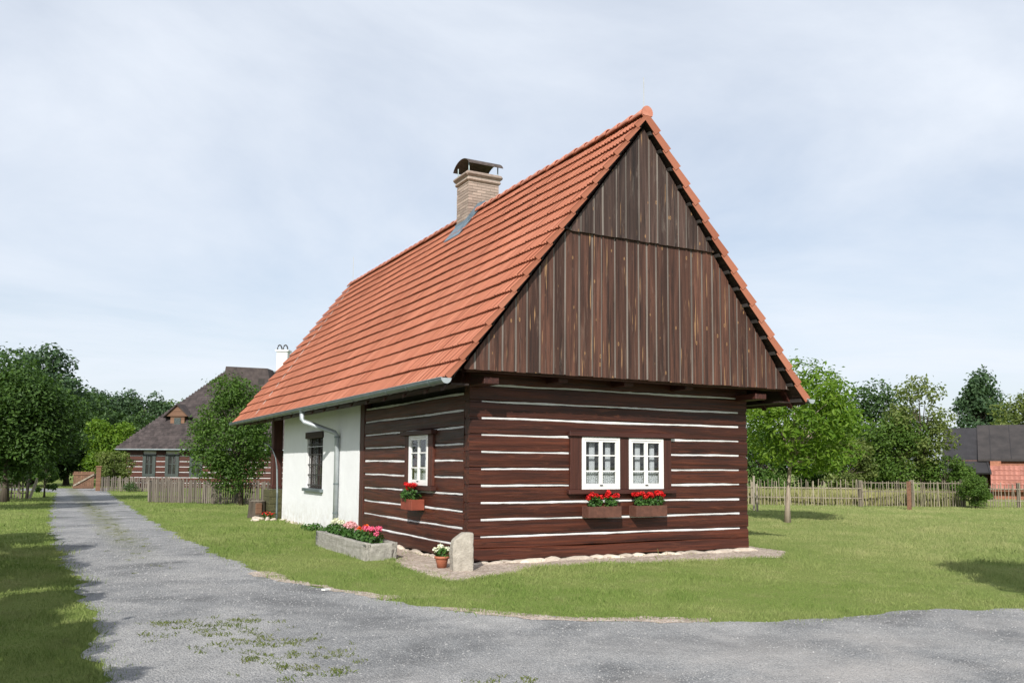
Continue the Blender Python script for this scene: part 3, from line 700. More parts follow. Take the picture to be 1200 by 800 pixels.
vboards(3.21, 5.86, GY, 3, -.44, WX+.46); vboards(5.74, 9, GY-.045, 9, WX/2-1.80, WX/2+1.80, 'board_grey')
part('drip_board', MB().box(WX/2-1.74, WX/2+1.74, GY-.018, GY+.03, 5.76, 5.80), 'dark_wood', gb)
# jettied floor carrying the gable
part('jetty_soffit', MB().box(-.3, WX+.3, GY+.02, .05, 3.262, 3.29), 'dark_wood', cot)
part('jetty_beam', MB().box(-.36, WX+.36, GY+.10, GY+.28, 3.19, 3.256), 'trim_x', cot, bevel=.01)
for x in (-.02, WX-.30): part('bracket_beam', MB().box(x, x+.28, GY+.13, -.002, 3.0, 3.118) , 'trim_y', cot, bevel=.012)
for x in (1.5, 2.9, 4.3): part('joist_end', MB().box(x, x+.2, GY+.285, -.002, 3.12, 3.26), 'trim_y', cot, bevel=.01)
for sd in (-1, 1):
    a, b = (-.62, -.30) if sd < 0 else (WX+.30, WX+.62)
    part('eaves_board', MB().box(a, b, -.60, 16.1, 2.955, 2.985), 'dark_wood', cot)
part('wall_plate', MB().box(-.06, .19, .21, 16.0, 3.09, 3.27), 'trim_y', cot); part('wall_plate', MB().box(WX-.19, WX+.06, .21, 16.0, 3.09, 3.27), 'trim_y', cot)
part('end_gable', MB().prism([(-.2, 3.2), (WX+.2, 3.2), (WX/2, zroof(WX/2)-.36)], 16.0, 16.05, 1), 'board', cot)
part('attic_floor', MB().box(-.02, WX+.02, .06, 15.95, 3.28, 3.30), 'dark_wood', cot)

# gutters and downpipe -------------------------------------------------
def gutter(xc, zc):
    m = MB(); n = 9; rr = .085; ys = (RY0-.06, RY1-.02); vs = []
    for y in ys:
        for j in range(n): t = math.pi*(1+j/(n-1)); vs.append((xc+rr*math.cos(t), y, zc+rr*math.sin(t)))
        for j in range(n-1, -1, -1): t = math.pi*(1+j/(n-1)); vs.append((xc+(rr-.006)*math.cos(t), y, zc+(rr-.006)*math.sin(t)))
    k = 2*n; m.add(vs, [(j, (j+1) % k, k+(j+1) % k, k+j) for j in range(k)])
    m.tube([(xc-rr, ys[0], zc+.004), (xc-rr, ys[1], zc+.004)], .011, 6)
    g = part('gutter', m, 'zinc', cot, smooth=True)
    for y in (ys[0]-.004, ys[1]):
        c = MB(); c.add([(xc+rr*1.04*math.cos(math.pi*(1+j/12)), y, zc+rr*1.04*math.sin(math.pi*(1+j/12))) for j in range(13)], [tuple(range(13))]); c.add([(p[0], p[1]+.012, p[2]) for p in c.v], [tuple(range(13))[::-1]])
        c.f += [(j, j+1, 13+j+1, 13+j) for j in range(12)]+[(12, 0, 13, 25)]
        part('end_cap', c, 'zinc_pale', g)
    y = RY0+.5
    while y < RY1:
        part('gutter_bracket', MB().tube([(xc+(rr+.004)*math.cos(t), y, zc+(rr+.004)*math.sin(t)) for t in [math.pi*(1+q/6) for q in range(7)]]+[(xc+rr+.06, y, zc+.06)], .008, 5), 'zinc', g); y += 1.0
    return g
gl = gutter(-EX-.065, EZ-.02); gr = gutter(WX+EX+.065, EZ-.02)
xg = -EX-.065
dp = part('downpipe', MB().tube([(xg, 7.75, EZ-.09), (xg, 7.75, 2.76), (xg+.04, 7.70, 2.70), (-.15, 7.32, 2.44), (-.10, 7.30, 2.37), (-.10, 7.30, .06)], .058, 12), 'zinc_pale', cot, smooth=True)
for z in (2.33, 1.2, .5): part('pipe_clip', MB().tube([(-.10, 7.30, z-.02), (-.10, 7.30, z+.02)], .066, 12), 'zinc', dp)
part('outlet', MB().tube([(xg, 7.75, EZ-.15), (xg, 7.75, EZ-.05)], [.06, .085], 12), 'zinc', dp)

# chimney ---------------------------------------------------------------
CX0, CX1, CY0, CY1 = 2.82, 3.68, 6.18, 6.88
ch = part('chimney', MB().box(CX0+.012, CX1-.012, CY0+.012, CY1-.012, 7.2, 8.88), 'mortar', cot, 'pale brick chimney with an arched metal hood')
def brickwork(parent, x0, x1, y0, y1, z0, z1, bl=.25, bh=.075):
    r = random.Random(2); z = z0; row = 0; bb = MB().box(0, 1, 0, 1, 0, 1).mesh('brick', 'brick')
    while z < z1-.02:
        h = min(bh, z1-z)-.012
        for (a, b, fix, ax) in ((x0, x1, y0, 0), (x0, x1, y1, 0), (y0, y1, x0, 1), (y0, y1, x1, 1)):
            t = a-(bl/2 if (row+ax) % 2 else 0)
            while t < b-.01:
                s, e = max(t, a), min(t+bl-.012, b)
                if e-s > .03:
                    d = .02; j = r.uniform(-.003, .003)
                    lo = fix-.002+j if fix in (x0, y0) else fix-d+.002+j
                    if ax == 0: link('brick', bb, parent, (s, lo, z), (0, 0, 0), (e-s, d, h))
                    else: link('brick', bb, parent, (lo, s, z), (0, 0, 0), (d, e-s, h))
                t += bl
        z += bh; row += 1
brickwork(ch, CX0, CX1, CY0, CY1, 7.55, 8.87)
part('corbel', MB().box(CX0-.05, CX1+.05, CY0-.05, CY1+.05, 8.88, 8.97), 'brick', ch, bevel=.03)
part('cap', MB().box(CX0-.095, CX1+.095, CY0-.095, CY1+.095, 8.99, 9.12), 'brick', ch, bevel=.05)
part('cap_joint', MB().box(CX0-.03, CX1+.03, CY0-.03, CY1+.03, 8.97, 8.99), 'mortar', ch)
hd = MB(); n = 12; ring = []
for s_ in (0, .012):
    for j in range(n+1): t = math.pi*(.10+.80*j/n); ring.append(((CY0+CY1)/2+(.50+s_)*-math.cos(t), 9.20+(.30+s_)*math.sin(t)))
vs = [(x, p[0], p[1]) for x in (CX0-.06, CX1+.06) for p in ring]; q = 2*(n+1)
fs = [(j, j+1, q+j+1, q+j) for j in range(n)]+[(n+1+j, q+n+1+j, q+n+2+j, n+2+j) for j in range(n)]+[(j, n+1+j, n+2+j, j+1) for j in range(n)]+[(q+j, q+j+1, q+n+2+j, q+n+1+j) for j in range(n)]+[(0, q, q+n+1, n+1), (n, 2*n+1, q+2*n+1, q+n)]
hood = MB(); hood.add(vs, fs); part('hood', hood, 'hood', ch)
for x in (CX0+.02, CX1-.02):
    for y in (CY0+.02, CY1-.02): part('hood_leg', MB().tube([(x, y, 9.10), (x, y, 9.37)], .016, 6), 'zinc', ch)
fl = MB(); a = zroof(CX0)
fl.prism([(2.50, zroof(2.50)+.085), (CX0+.01, zroof(CX0)+.10), (CX0+.01, zroof(CX0)+.12), (2.50, zroof(2.50)+.10)], CY0-.14, CY1+.10, 1)
fl.box(CX0-.012, CX0-.004, CY0-.10, CY1+.08, zroof(CX0)-.02, zroof(CX0)+.16)
fl.prism([(2.60, zroof(2.60)+.09), (WX/2+.02, RZ_+.03), (WX/2+.20, RZ_+.16), (WX/2+.16, RZ_+.30), (WX/2-.04, RZ_+.20), (2.66, zroof(2.66)+.22)], CY0-.03, CY0-.012, 1)
fl.prism([(2.62, zroof(2.62)+.088), (WX/2-.05, zroof(WX/2-.05)+.088), (WX/2-.05, zroof(WX/2-.05)+.103), (2.62, zroof(2.62)+.103)], CY0-.13, CY0-.031, 1)
part('flashing', fl, 'flashing', ch)
# lightning conductor
lc = part('lightning_conductor', MB().tube([(WX/2, RY0+.1, RZ_+.14), (WX/2, RY0+.1, RZ_+.72)], .007, 5), 'wire', cot)
part('rod', MB().tube([(WX/2, 16.5, RZ_+.14), (WX/2, 16.5, RZ_+1.0)], .009, 5), 'wire', lc)
pts = [(WX/2-.25-i*(WX/2-.25+EX)/12, 16.1-i*.2, zroof(WX/2-.25-i*(WX/2-.25+EX)/12)+.06) for i in range(13)]
part('down_wire', MB().tube(pts, .007, 5), 'wire', lc)
pts = [(-.1, 15.3, 2.33), (-.1, 14.7, 2.27), (-.1, 14.1, 2.12), (-.1, 13.65, 1.86), (-.1, 13.42, 1.5), (-.09, 13.34, .8), (-.09, 13.33, 0)]
part('conduit', MB().tube(pts, [.008, .010, .013, .018, .026, .03, .03], 8), 'zinc', lc)
# porch at the far end
pt = part('porch_post', MB().box(-.02, .28, 14.35, 14.65, .9, 3.1), 'trim_z', cot, 'dark red porch post on a plank plinth', bevel=.02)
part('collar', MB().box(-.05, .31, 14.32, 14.68, 2.02, 2.10), 'trim_y', pt, bevel=.015); part('foot', MB().box(-.05, .31, 14.32, 14.68, .90, 1.02), 'trim_y', pt, bevel=.015)
part('porch_post', MB().box(WX-.26, WX+.02, 15.75, 16.0, .0, 3.1), 'trim_z', cot, bevel=.02)
pp = part('plank_plinth', MB().box(-.14, .40, 14.05, 14.85, .0, .86), 'soil', cot, 'olive green planks round the post foot')
for i in range(4): part('plank', MB().box(-.17, .43, 14.02, 14.88, .01+i*.218, .218+i*.218), 'olive', pp, bevel=.006)

# ================================================================== PLANTS AND SMALL THINGS BY THE COTTAGE
def quads(C0, N, U, L, Wd):
    # rhombic leaves: centre, normal-plane axes U (length) and V
    V = np.cross(N, U); n = len(C0)
    P = np.stack([C0-U*L[:, None]*.5, C0+V*Wd[:, None]*.5+U*L[:, None]*.05, C0+U*L[:, None]*.5, C0-V*Wd[:, None]*.5+U*L[:, None]*.05], 1)
    # slight cupping
    P[:, 0] -= N*(L*.10)[:, None]; P[:, 2] -= N*(L*.12)[:, None]
    return P.reshape(-1, 3), np.arange(4*n).reshape(-1, 4)
def unit(a): return a/np.maximum(np.linalg.norm(a, axis=1, keepdims=True), 1e-9)
def rnd_dirs(g, n): return unit(g.normal(size=(n, 3)))
def leaf_mesh(name, C0, out, g, size, mat, upb=.5, rnd=.8, wfac=.55, droop=0.0):
    n = len(C0); N = unit(out*.6+np.array([0, 0, upb])+g.normal(size=(n, 3))*rnd*.6)
    U = unit(np.cross(N, rnd_dirs(g, n))); U[:, 2] -= droop; U = unit(U-N*np.sum(U*N, 1, keepdims=True))
    L = size*g.uniform(.65, 1.3, n); V, F = quads(C0, N, U, L, L*wfac)
    return npmesh(name, V, F, mat)
def blob_points(g, n, c, rad, shell=.5):
    d = rnd_dirs(g, n); r = (shell+(1-shell)*g.uniform(0, 1, n)**.6)[:, None]
    return np.array(c)+d*r*np.array(rad), d
def geranium(name, label, loc, w, h, petal, blooms, seed, group=None, n=130, cat='flower', spread=1.0):
    g = np.random.default_rng(seed); t = thing(name, label, cat, loc, 0, group)
    C0, d = blob_points(g, n, (0, 0, h*.42), (w/2, w/2*spread*.6, h*.46), .35)
    part('foliage', leaf_mesh('foliage', C0, d, g, .065, 'leaf_pot', .7, .8, .85), None, t)
    r = random.Random(seed)
    for i in range(blooms):
        a = (i+.5)/blooms*2-1; c = Vector((a*w*.46+r.uniform(-.03, .03), r.uniform(-.5, .25)*w*.25*spread, h*(.88+r.uniform(-.14, .2))))
        m = MB().tube([(c.x*.6, c.y*.6, h*.3), c], .004, 4); stem = part('stem', m, 'leaf_pot', t)
        P, dd = blob_points(g, 46, c, (.058, .054, .044), .6)
        part('bloom', leaf_mesh('bloom', P, dd, g, .036, petal, .2, .5, .9), None, stem)
    return t
def wbox(name, label, loc, lx, ly, lz, mat, group):
    t = thing(name, label, 'planter', loc, 0, group); q = .022
    part('front', MB().box(-lx/2, lx/2, -ly/2, -ly/2+q, 0, lz), mat, t, bevel=.004); part('back', MB().box(-lx/2, lx/2, ly/2-q, ly/2, 0, lz), mat, t, bevel=.004)
    part('end', MB().box(-lx/2, -lx/2+q, -ly/2+q, ly/2-q, 0, lz), mat, t, bevel=.004); part('end', MB().box(lx/2-q, lx/2, -ly/2+q, ly/2-q, 0, lz), mat, t, bevel=.004)
    part('base', MB().box(-lx/2+q, lx/2-q, -ly/2+q, ly/2-q, .005, .03), mat, t); part('soil', MB().box(-lx/2+q, lx/2-q, -ly/2+q, ly/2-q, .03, lz-.03), 'soil', t)
    return t
GB = 'window boxes under the cottage windows'
wbox('window_box', 'weathered brown window box under the left window of the gable', (2.61, -.126, .745), .70, .24, .20, 'box_wood', GB)
wbox('window_box', 'weathered brown window box under the right window of the gable', (3.65, -.126, .745), .70, .24, .20, 'box_wood', GB)
wbox('window_box', 'red window box under the narrow window of the eaves wall', (-.136, 2.20, .82), .26, .56, .20, 'box_red', GB)
GG = 'red geraniums in the window boxes'
for x, l, n, w, sd in ((2.44, 'sparse red geranium at the left end of the left gable window box', 3, .34, 1), (2.80, 'red geranium with one big bloom at the right end of the left gable window box', 3, .30, 2), (3.48, 'red geranium at the left end of the right gable window box', 4, .36, 3), (3.82, 'lush red geranium at the right end of the right gable window box', 5, .38, 4)):
    geranium('red_geranium', l, (x, -.14, .90), w, .27, 'petal_red', n+1, 200+sd, GG, 130)
t = geranium('red_geranium', 'bushy red geranium in the red window box of the eaves wall', (-.17, 2.24, .97), .62, .32, 'petal_red', 8, 231, GG, 190); t.rotation_euler.z = 1.5708

# stone trough with its flowers
tr = thing('stone_trough', 'long weathered sandstone trough planted with flowers beside the eaves wall', 'trough', (-1.06, 2.85, 0), 0)
def rough_block(x0, x1, y0, y1, z0, z1, n=6, amp=.012, seed=1, taper=0):
    g = random.Random(seed); bm = bmesh.new(); bmesh.ops.create_cube(bm, size=1)
    bmesh.ops.subdivide_edges(bm, edges=bm.edges[:], cuts=n, use_grid_fill=True)
    for v in bm.verts:
        c = v.co; e = Vector((x0+(c.x+.5)*(x1-x0), y0+(c.y+.5)*(y1-y0), z0+(c.z+.5)*(z1-z0)))
        e += Vector((g.uniform(-1, 1), g.uniform(-1, 1), g.uniform(-1, 1)))*amp
        e += amp*1.3*Vector((math.sin(e.y*2.3+e.z*5+seed), math.sin(e.z*7+seed), math.sin(e.y*1.7+e.x*6+seed)))
        v.co = e
    me = bpy.data.meshes.new('block'); bm.to_mesh(me); bm.free(); return me
def stone_part(name, me, mat, parent):
    me.materials.append(MAT[mat]); me.polygons.foreach_set('use_smooth', [True]*len(me.polygons)); o = link(name, me, parent); return o
stone_part('side', rough_block(-.29, -.20, -1.56, 1.56, -.03, .30, 12, .008, 1), 'trough', tr); stone_part('side', rough_block(.20, .29, -1.56, 1.56, -.03, .29, 12, .008, 2), 'trough', tr)
stone_part('end', rough_block(-.21, .21, -1.56, -1.44, -.03, .285, 8, .008, 3), 'trough', tr); stone_part('end', rough_block(-.21, .21, 1.44, 1.56, -.03, .295, 8, .008, 4), 'trough', tr)
part('soil', MB().box(-.21, .21, -1.45, 1.45, 0, .24), 'soil', tr)
TG = 'flowers in the stone trough'
for y, pet, lab, nb, w in ((-1.30, 'petal_pink', 'hot pink geranium nearest the corner end of the stone trough', 6, .50), (-.92, 'petal_pink', 'hot pink geranium second from the corner end of the stone trough', 7, .50),
                           (-.48, 'petal_orange', 'orange red geranium in the middle of the stone trough', 7, .40), (-.05, 'petal_pale', 'pale pink geranium behind the orange one in the stone trough', 6, .45),
                           (.45, 'petal_pale', 'pale pink geranium in the far half of the stone trough', 6, .48), (.95, 'petal_white', 'white flowering plant in the far half of the stone trough', 6, .42), (1.40, 'petal_white', 'white flowering plant at the far end of the stone trough', 5, .36)):
    t = geranium('geranium', lab, (-1.06+random.uniform(-.04, .04), 2.85+y*.88, .22), w, .30, pet, nb, int(300+y*50), TG, 170, spread=1.5); t.rotation_euler.z = 1.4
# guard stone at the corner
me = rough_block(-.175, .165, -.14, .14, -.08, .60, 7, .007, 9)
for v in me.vertices:
    z = v.co.z
    if z > .30: v.co.x += .035*(z-.3)/.35; v.co.x *= 1-.12*(z-.3)/.36
    if z > .46: v.co.z -= max(0, .02-v.co.x)*.7*(z-.46)/.14
    if z < .25: v.co.x *= 1-.06*(.25-z)/.25; v.co.y *= 1.0
    v.co.y *= 1-.18*max(0, z)/.7
me.materials.append(MAT['stone']); me.polygons.foreach_set('use_smooth', [True]*len(me.polygons)); o = link('guard_stone', me, None, (-.42, -.66, 0), (0, 0, -.22)); bev(o, .03, 2)
tag(o, 'upright rough sandstone guard stone at the corner of the cottage', 'stone')
pot = thing('flower_pot', 'small terracotta pot beside the upright guard stone', 'pot', (-.58, -.24, .01)); pot.scale = (.86, .86, .86)
part('body', MB().lathe([(0, 0), (.085, 0), (.125, .19), (.125, .20), (.105, .20), (.10, .16), (0, .16)], 18), 'terracotta', pot, smooth=True)
part('rim', MB().lathe([(.128, .17), (.142, .172), (.145, .215), (.128, .22), (.110, .21), (.11, .18)], 18), 'terracotta', pot, smooth=True); part('soil', MB().lathe([(0, .185), (.112, .185)], 14), 'soil', pot)
geranium('white_flower', 'white flowering plant in the terracotta pot', (-.58, -.24, .145), .25, .21, 'petal_white', 3, 410, None, 110, spread=1.6)
# stump and stones by the porch
st = thing('tree_stump', 'cut tree stump with a pale split face by the porch', 'stump', (-.42, 14.55, 0))
part('trunk', MB().lathe([(0, 0), (.30, 0), (.27, .2), (.26, .5), (.25, .52), (0, .52)], 16), 'bark', st, smooth=False); part('cut_face', MB().lathe([(0, .524), (.235, .524)], 16), 'pale_wood', st)
part('split', MB().box(-.10, .10, -.285, -.22, .10, .46), 'gate_wood', st, bevel=.02)
for i, (x, y, s_) in enumerate(((-.62, 13.45, .85), (-.42, 13.05, .55), (-.86, 12.9, .6), (-.30, 12.75, .45))):
    o = link('field_stone', rocks[i].copy(), None, (x, y, .03), (0, 0, i), (s_*1.2, s_*1.4, s_*1.8))
    tag(o, ['big pale field stone in front of the tree stump', 'pale field stone between the stump and the plank plinth', 'pale field stone at the lawn side of the porch stones', 'small pale field stone nearest the plaster wall'][i], 'stone', 'field stones by the porch')
def weed(name, label, loc, w, h, mat, n, seed, size=.09, cat='plant', group=None, petal=None):
    g = np.random.default_rng(seed); t = thing(name, label, cat, loc, 0, group)
    C0, d = blob_points(g, n, (0, 0, h*.5), (w/2, w/2, h*.5), .3)
    part('foliage', leaf_mesh('foliage', C0, d, g, size, mat, .6, .9, .5), None, t)
    r = random.Random(seed); m = MB()
    for i in range(5): a = r.uniform(0, 6.3); m.tube([(0, 0, 0), (w*.3*math.cos(a), w*.3*math.sin(a), h*.7)], .006, 4)
    part('stem', m, 'leaf_pot', t)
    if petal:
        P, dd = blob_points(g, 40, (0, 0, h*.75), (w*.4, w*.4, h*.25), .6); part('bloom', leaf_mesh('bloom', P, dd, g, .05, petal, .3, .5, .9), None, t)
    return t
weed('weed_clump', 'dark green weed clump at the far end of the stone trough', (-.62, 5.6, 0), .75, .34, 'leaf_pot', 260, 51)
weed('weed_clump', 'low weed clump against the white wall below the downpipe', (-.34, 6.9, 0), .6, .26, 'leaf_pot', 170, 52)
weed('weed_clump', 'low weed clump against the white wall below the barred window', (-.30, 8.5, 0), .6, .2, 'leaf_pot', 150, 53)
weed('red_flower', 'small dark red flowering plant before the plank plinth', (-.34, 13.3, 0), .5, .26, 'leaf_dark', 90, 54, petal='petal_red')

# ================================================================== TREES
def tree(name, label, loc, H, crown, zc, ncl, nleaf, size, mat, seed, trunk=.16, bark='bark', clr=.34, group=None, cat='tree', upb=.5, lean=(0, 0), wfac=.55, droop=0, shape=None, fork=.55):
    # crown = (rx, ry, rz) about height zc; leaves in clumps at the ends of limbs
    g = np.random.default_rng(seed); rx, ry, rz = crown; t = thing(name, label, cat, loc, 0, group)
    cl = []
    while len(cl) < ncl:
        d = rnd_dirs(g, 1)[0]; q = g.uniform(.25, 1)**.45*.86; c = d*q*np.array([rx, ry, rz])
        if shape == 'cone':
            k = (c[2]+rz)/(2*rz); c[:2] *= 1.25*(1-k)+.12
        if shape == 'taper':
            k = (c[2]+rz)/(2*rz); c[:2] *= 1.12-.62*k
        if shape == 'umbrella' and c[2] < -.35*rz: c[2] *= .6
        if cl and min(np.linalg.norm((c-o_[0])/np.array([rx, ry, rz])) for o_ in cl) < .9/ncl**.45: 
            if g.uniform() < .9: continue
        cl.append((c, clr*min(rx, rz)*g.uniform(.65, 1.25)))
    w = np.array([r_**2 for _, r_ in cl]); w /= w.sum(); P = []; D = []
    for (c, r_), ww in zip(cl, w):
        p, d = blob_points(g, max(8, int(nleaf*ww)), c, (r_, r_, r_*.78), .45)
        # ragged: stray sprays past the clump
        k = g.uniform(size=len(p)) < .14; p[k] += d[k]*r_*g.uniform(.1, .45, (k.sum(), 1)); P.append(p); D.append(d)
    P = np.concatenate(P)+np.array([lean[0], lean[1], zc]); D = np.concatenate(D); P[:, 2] = np.maximum(P[:, 2], .12)
    m = MB(); top = Vector((lean[0]*.8, lean[1]*.8, zc+rz*.35)); base = [Vector((0, 0, -.05))]
    n = 6; jx = [g.uniform(-.05, .05)*H*.12 for _ in range(2*n)]
    pts = [Vector((top.x*(i/n)**1.5+jx[2*i-2 if i else 0]*(i > 0), top.y*(i/n)**1.5+jx[2*i-1 if i else 0]*(i > 0), -.05+(top.z+.05)*i/n)) for i in range(n+1)]
    m.tube(pts, [trunk*(1.35 if i == 0 else 1-.82*i/n) for i in range(n+1)], 9)
    for i, (c, r_) in enumerate(cl[:28]):
        e = Vector(c)+Vector((lean[0], lean[1], zc)); f = g.uniform(.3, .8); hb = min(fork*zc+(e.z-fork*zc)*.35*f, top.z*.95); hb = max(hb, .3*zc)
        k = min(max(hb/(top.z), 0), 1)*n; i0 = min(int(k), n-1); b = pts[i0].lerp(pts[i0+1], k-i0)
        mid = b.lerp(e, .5)+Vector((0, 0, .12*(e-b).length)); rr = trunk*.36*(1-.4*k/n)
        m.tube([b, mid, e], [rr, rr*.6, rr*.2], 6, False)
    part('trunk', m, bark, t, smooth=True)
    part('crown', leaf_mesh('crown', P, D, g, size, mat, upb, .9, wfac, droop), None, t)
    return t
# left side
tree('chestnut_tree', 'dense dark green round tree at the left edge beside the lane', (-7.75, 29.0, 0), 6.4, (2.8, 2.6, 2.65), 3.45, 80, 34000, .165, 'leaf_dark', 1, .15, clr=.33, upb=.7)
BT = 'trees beyond the lane on the left'
tree('poplar_tree', 'tall grey green tree rising behind the round tree at the left edge', (-7.2, 61, 0), 11.2, (3.3, 3.2, 4.6), 6.3, 55, 11000, .34, 'leaf_blue', 2, .3, group=BT)
tree('broad_tree', 'tall dark tree left of the gate, far behind the lane', (-3.0, 76, 0), 9, (3.6, 3.4, 4.2), 4.7, 50, 9000, .36, 'leaf_deep', 3, .3, group=BT)
tree('broad_tree', 'far dark tree above the bright green tree', (-1.6, 92, 0), 10.2, (3.6, 3.5, 4.6), 5.4, 50, 9000, .38, 'leaf_blue', 4, .3, group=BT)
tree('broad_tree', 'far round tree left of the shingled roof', (3.1, 91, 0), 10.8, (3.5, 3.4, 4.4), 6.2, 55, 9000, .38, 'leaf_blue', 5, .3, group=BT)
tree('broad_tree', 'far tree directly behind the left slope of the shingled roof', (6.6, 93, 0), 9.4, (3.6, 3.4, 4.2), 5.0, 45, 8000, .38, 'leaf_mid', 6, .3, group=BT)
tree('ash_tree', 'bright green tree behind the open brown gate', (-2.3, 56, 0), 5.4, (1.9, 1.8, 2.3), 2.9, 45, 9000, .24, 'leaf_bright', 7, .15, group=BT)
tree('broad_tree', 'dark shady tree between the round tree and the gate', (-4.9, 60, 0), 6.6, (2.4, 2.4, 3.0), 3.1, 45, 9000, .28, 'leaf_deep', 8, .2, group=BT)
tree('broad_tree', 'dark shady tree right behind the round tree at the left edge', (-8.2, 55, 0), 7.5, (3.2, 3.0, 3.6), 3.7, 45, 9000, .30, 'leaf_deep', 9, .2, group=BT)
tree('broad_tree', 'deep green tree in the shade behind the brown gate', (-.5, 66, 0), 7, (2.8, 2.6, 3.2), 3.4, 45, 8000, .30, 'leaf_deep', 31, .2, group=BT)
tree('elder_shrub', 'grey green shrub at the left corner of the shingled farmhouse', (-2.35, 49.2, 0), 2.9, (1.15, 1.1, 1.45), 1.45, 26, 4500, .15, 'leaf_olive', 10, .06, cat='shrub')
tree('elder_shrub', 'leafy shrub beside the bent end of the left picket fence', (-6.3, 34.6, 0), 2.2, (.62, .6, .95), 1.0, 14, 1500, .15, 'leaf_mid', 11, .05, cat='shrub')
tree('apple_tree', 'green fruit tree standing in front of the shingled farmhouse', (.78, 23.3, 0), 5.5, (2.0, 1.7, 2.5), 2.95, 74, 17000, .13, 'leaf_mid', 12, .09, lean=(-.42, .15), clr=.29, shape='taper')
# right side
tree('walnut_tree', 'young bright green tree with a pale trunk right of the cottage', (13.81, 6.36, 0), 5.3, (1.95, 1.9, 1.80), 3.10, 60, 9500, .19, 'leaf_bright', 14, .085, bark='pale_bark', clr=.32, lean=(.35, -.28), wfac=.36, droop=.35)
TH = 'trees behind the right picket fence'
tree('broad_tree', 'dark green tree just right of the bright young tree', (31.2, 22.0, 0), 5.2, (2.5, 2.4, 2.5), 2.8, 40, 8000, .22, 'leaf_dark', 15, .16, group=TH)
tree('spruce_tree', 'dark pointed tree rising above the thicket behind the right fence', (36.4, 21.6, 0), 7.0, (2.6, 2.4, 3.3), 3.6, 50, 9000, .22, 'leaf_deep', 16, .18, group=TH)
tree('pear_tree', 'loose tall tree with sprays of pale leaves above the right fence', (33.6, 16.4, 0), 7.2, (1.6, 1.6, 3.2), 3.8, 40, 4600, .19, 'leaf_olive', 17, .15, group=TH, clr=.42)
tree('broad_tree', 'mid green tree in the middle of the thicket behind the right fence', (33.0, 17.4, 0), 4.6, (2.4, 2.2, 2.3), 2.4, 40, 9500, .18, 'leaf_bush', 18, .14, group=TH)
tree('broad_tree', 'low spreading green bush tree beside the dark felt roof', (34.5, 15.8, 0), 2.7, (1.35, 1.3, 1.25), 1.4, 30, 5500, .15, 'leaf_bush', 19, .08, group=TH)
tree('broad_tree', 'olive green tree at the left end of the thicket, behind the pale trunk', (27.4, 21.5, 0), 4.2, (2.4, 2.2, 2.1), 2.2, 36, 7000, .20, 'leaf_mid', 20, .12, group=TH)
tree('broad_tree', 'shady tree partly hidden by the right wall of the cottage', (24.0, 24.5, 0), 5.0, (2.6, 2.4, 2.5), 2.6, 36, 7000, .22, 'leaf_dark', 21, .14, group=TH)
tree('hazel_tree', 'dull green tree low between the dark trees behind the right fence', (29.6, 17.8, 0), 3.6, (1.6, 1.5, 1.8), 1.9, 30, 5500, .18, 'leaf_olive', 22, .1, group=TH)
tree('pine_tree', 'far dark pine rising behind the dark felt roof', (85.4, 47.3, 0), 13.4, (3.6, 3.4, 5.2), 8.2, 60, 8000, .42, 'leaf_blue', 23, .28, shape='cone', clr=.30)
tree('willow_tree', 'pale yellow green round tree behind the felt roof at the right edge', (66.9, 30.6, 0), 8.6, (3.4, 3.2, 3.4), 5.2, 50, 9000, .30, 'leaf_olive', 24, .25, clr=.34)
tree('round_bush', 'round dense green bush in front of the right picket fence', (29.2, 10.55, 0), 1.85, (.68, .66, .74), .76, 44, 7000, .08, 'leaf_bush', 25, .05, cat='bush')
# shrubs added to shade the verge, then trees outside the picture casting shade in
for i in range(10):
    tree('added_shade_shrub', 'dense shrub added out of the picture on the left to shade the near verge', (-8.55+.08*math.sin(i*2.1)-(.35 if i > 7 else 0), -10.4+i*1.9, 0), 3.1, (.85, 1.6, 1.5), 1.64, 34, 9500, .14, 'leaf_mid', 260+i, .07, cat='shrub', group='added shade shrubs left of the lane')
tree('roadside_tree', 'leafy roadside tree further up the lane, out of the picture on the left', (-11.0, 19.0, 0), 8, (2.2, 1.6, 1.8), 5.4, 40, 5000, .32, 'leaf_mid', 27, .2)
tree('roadside_tree', 'leafy roadside tree right of the picture, shading the lawn edge', (2.9, -11.2, 0), 7.0, (1.5, 1.4, 1.6), 5.0, 30, 4000, .30, 'leaf_mid', 28, .16)

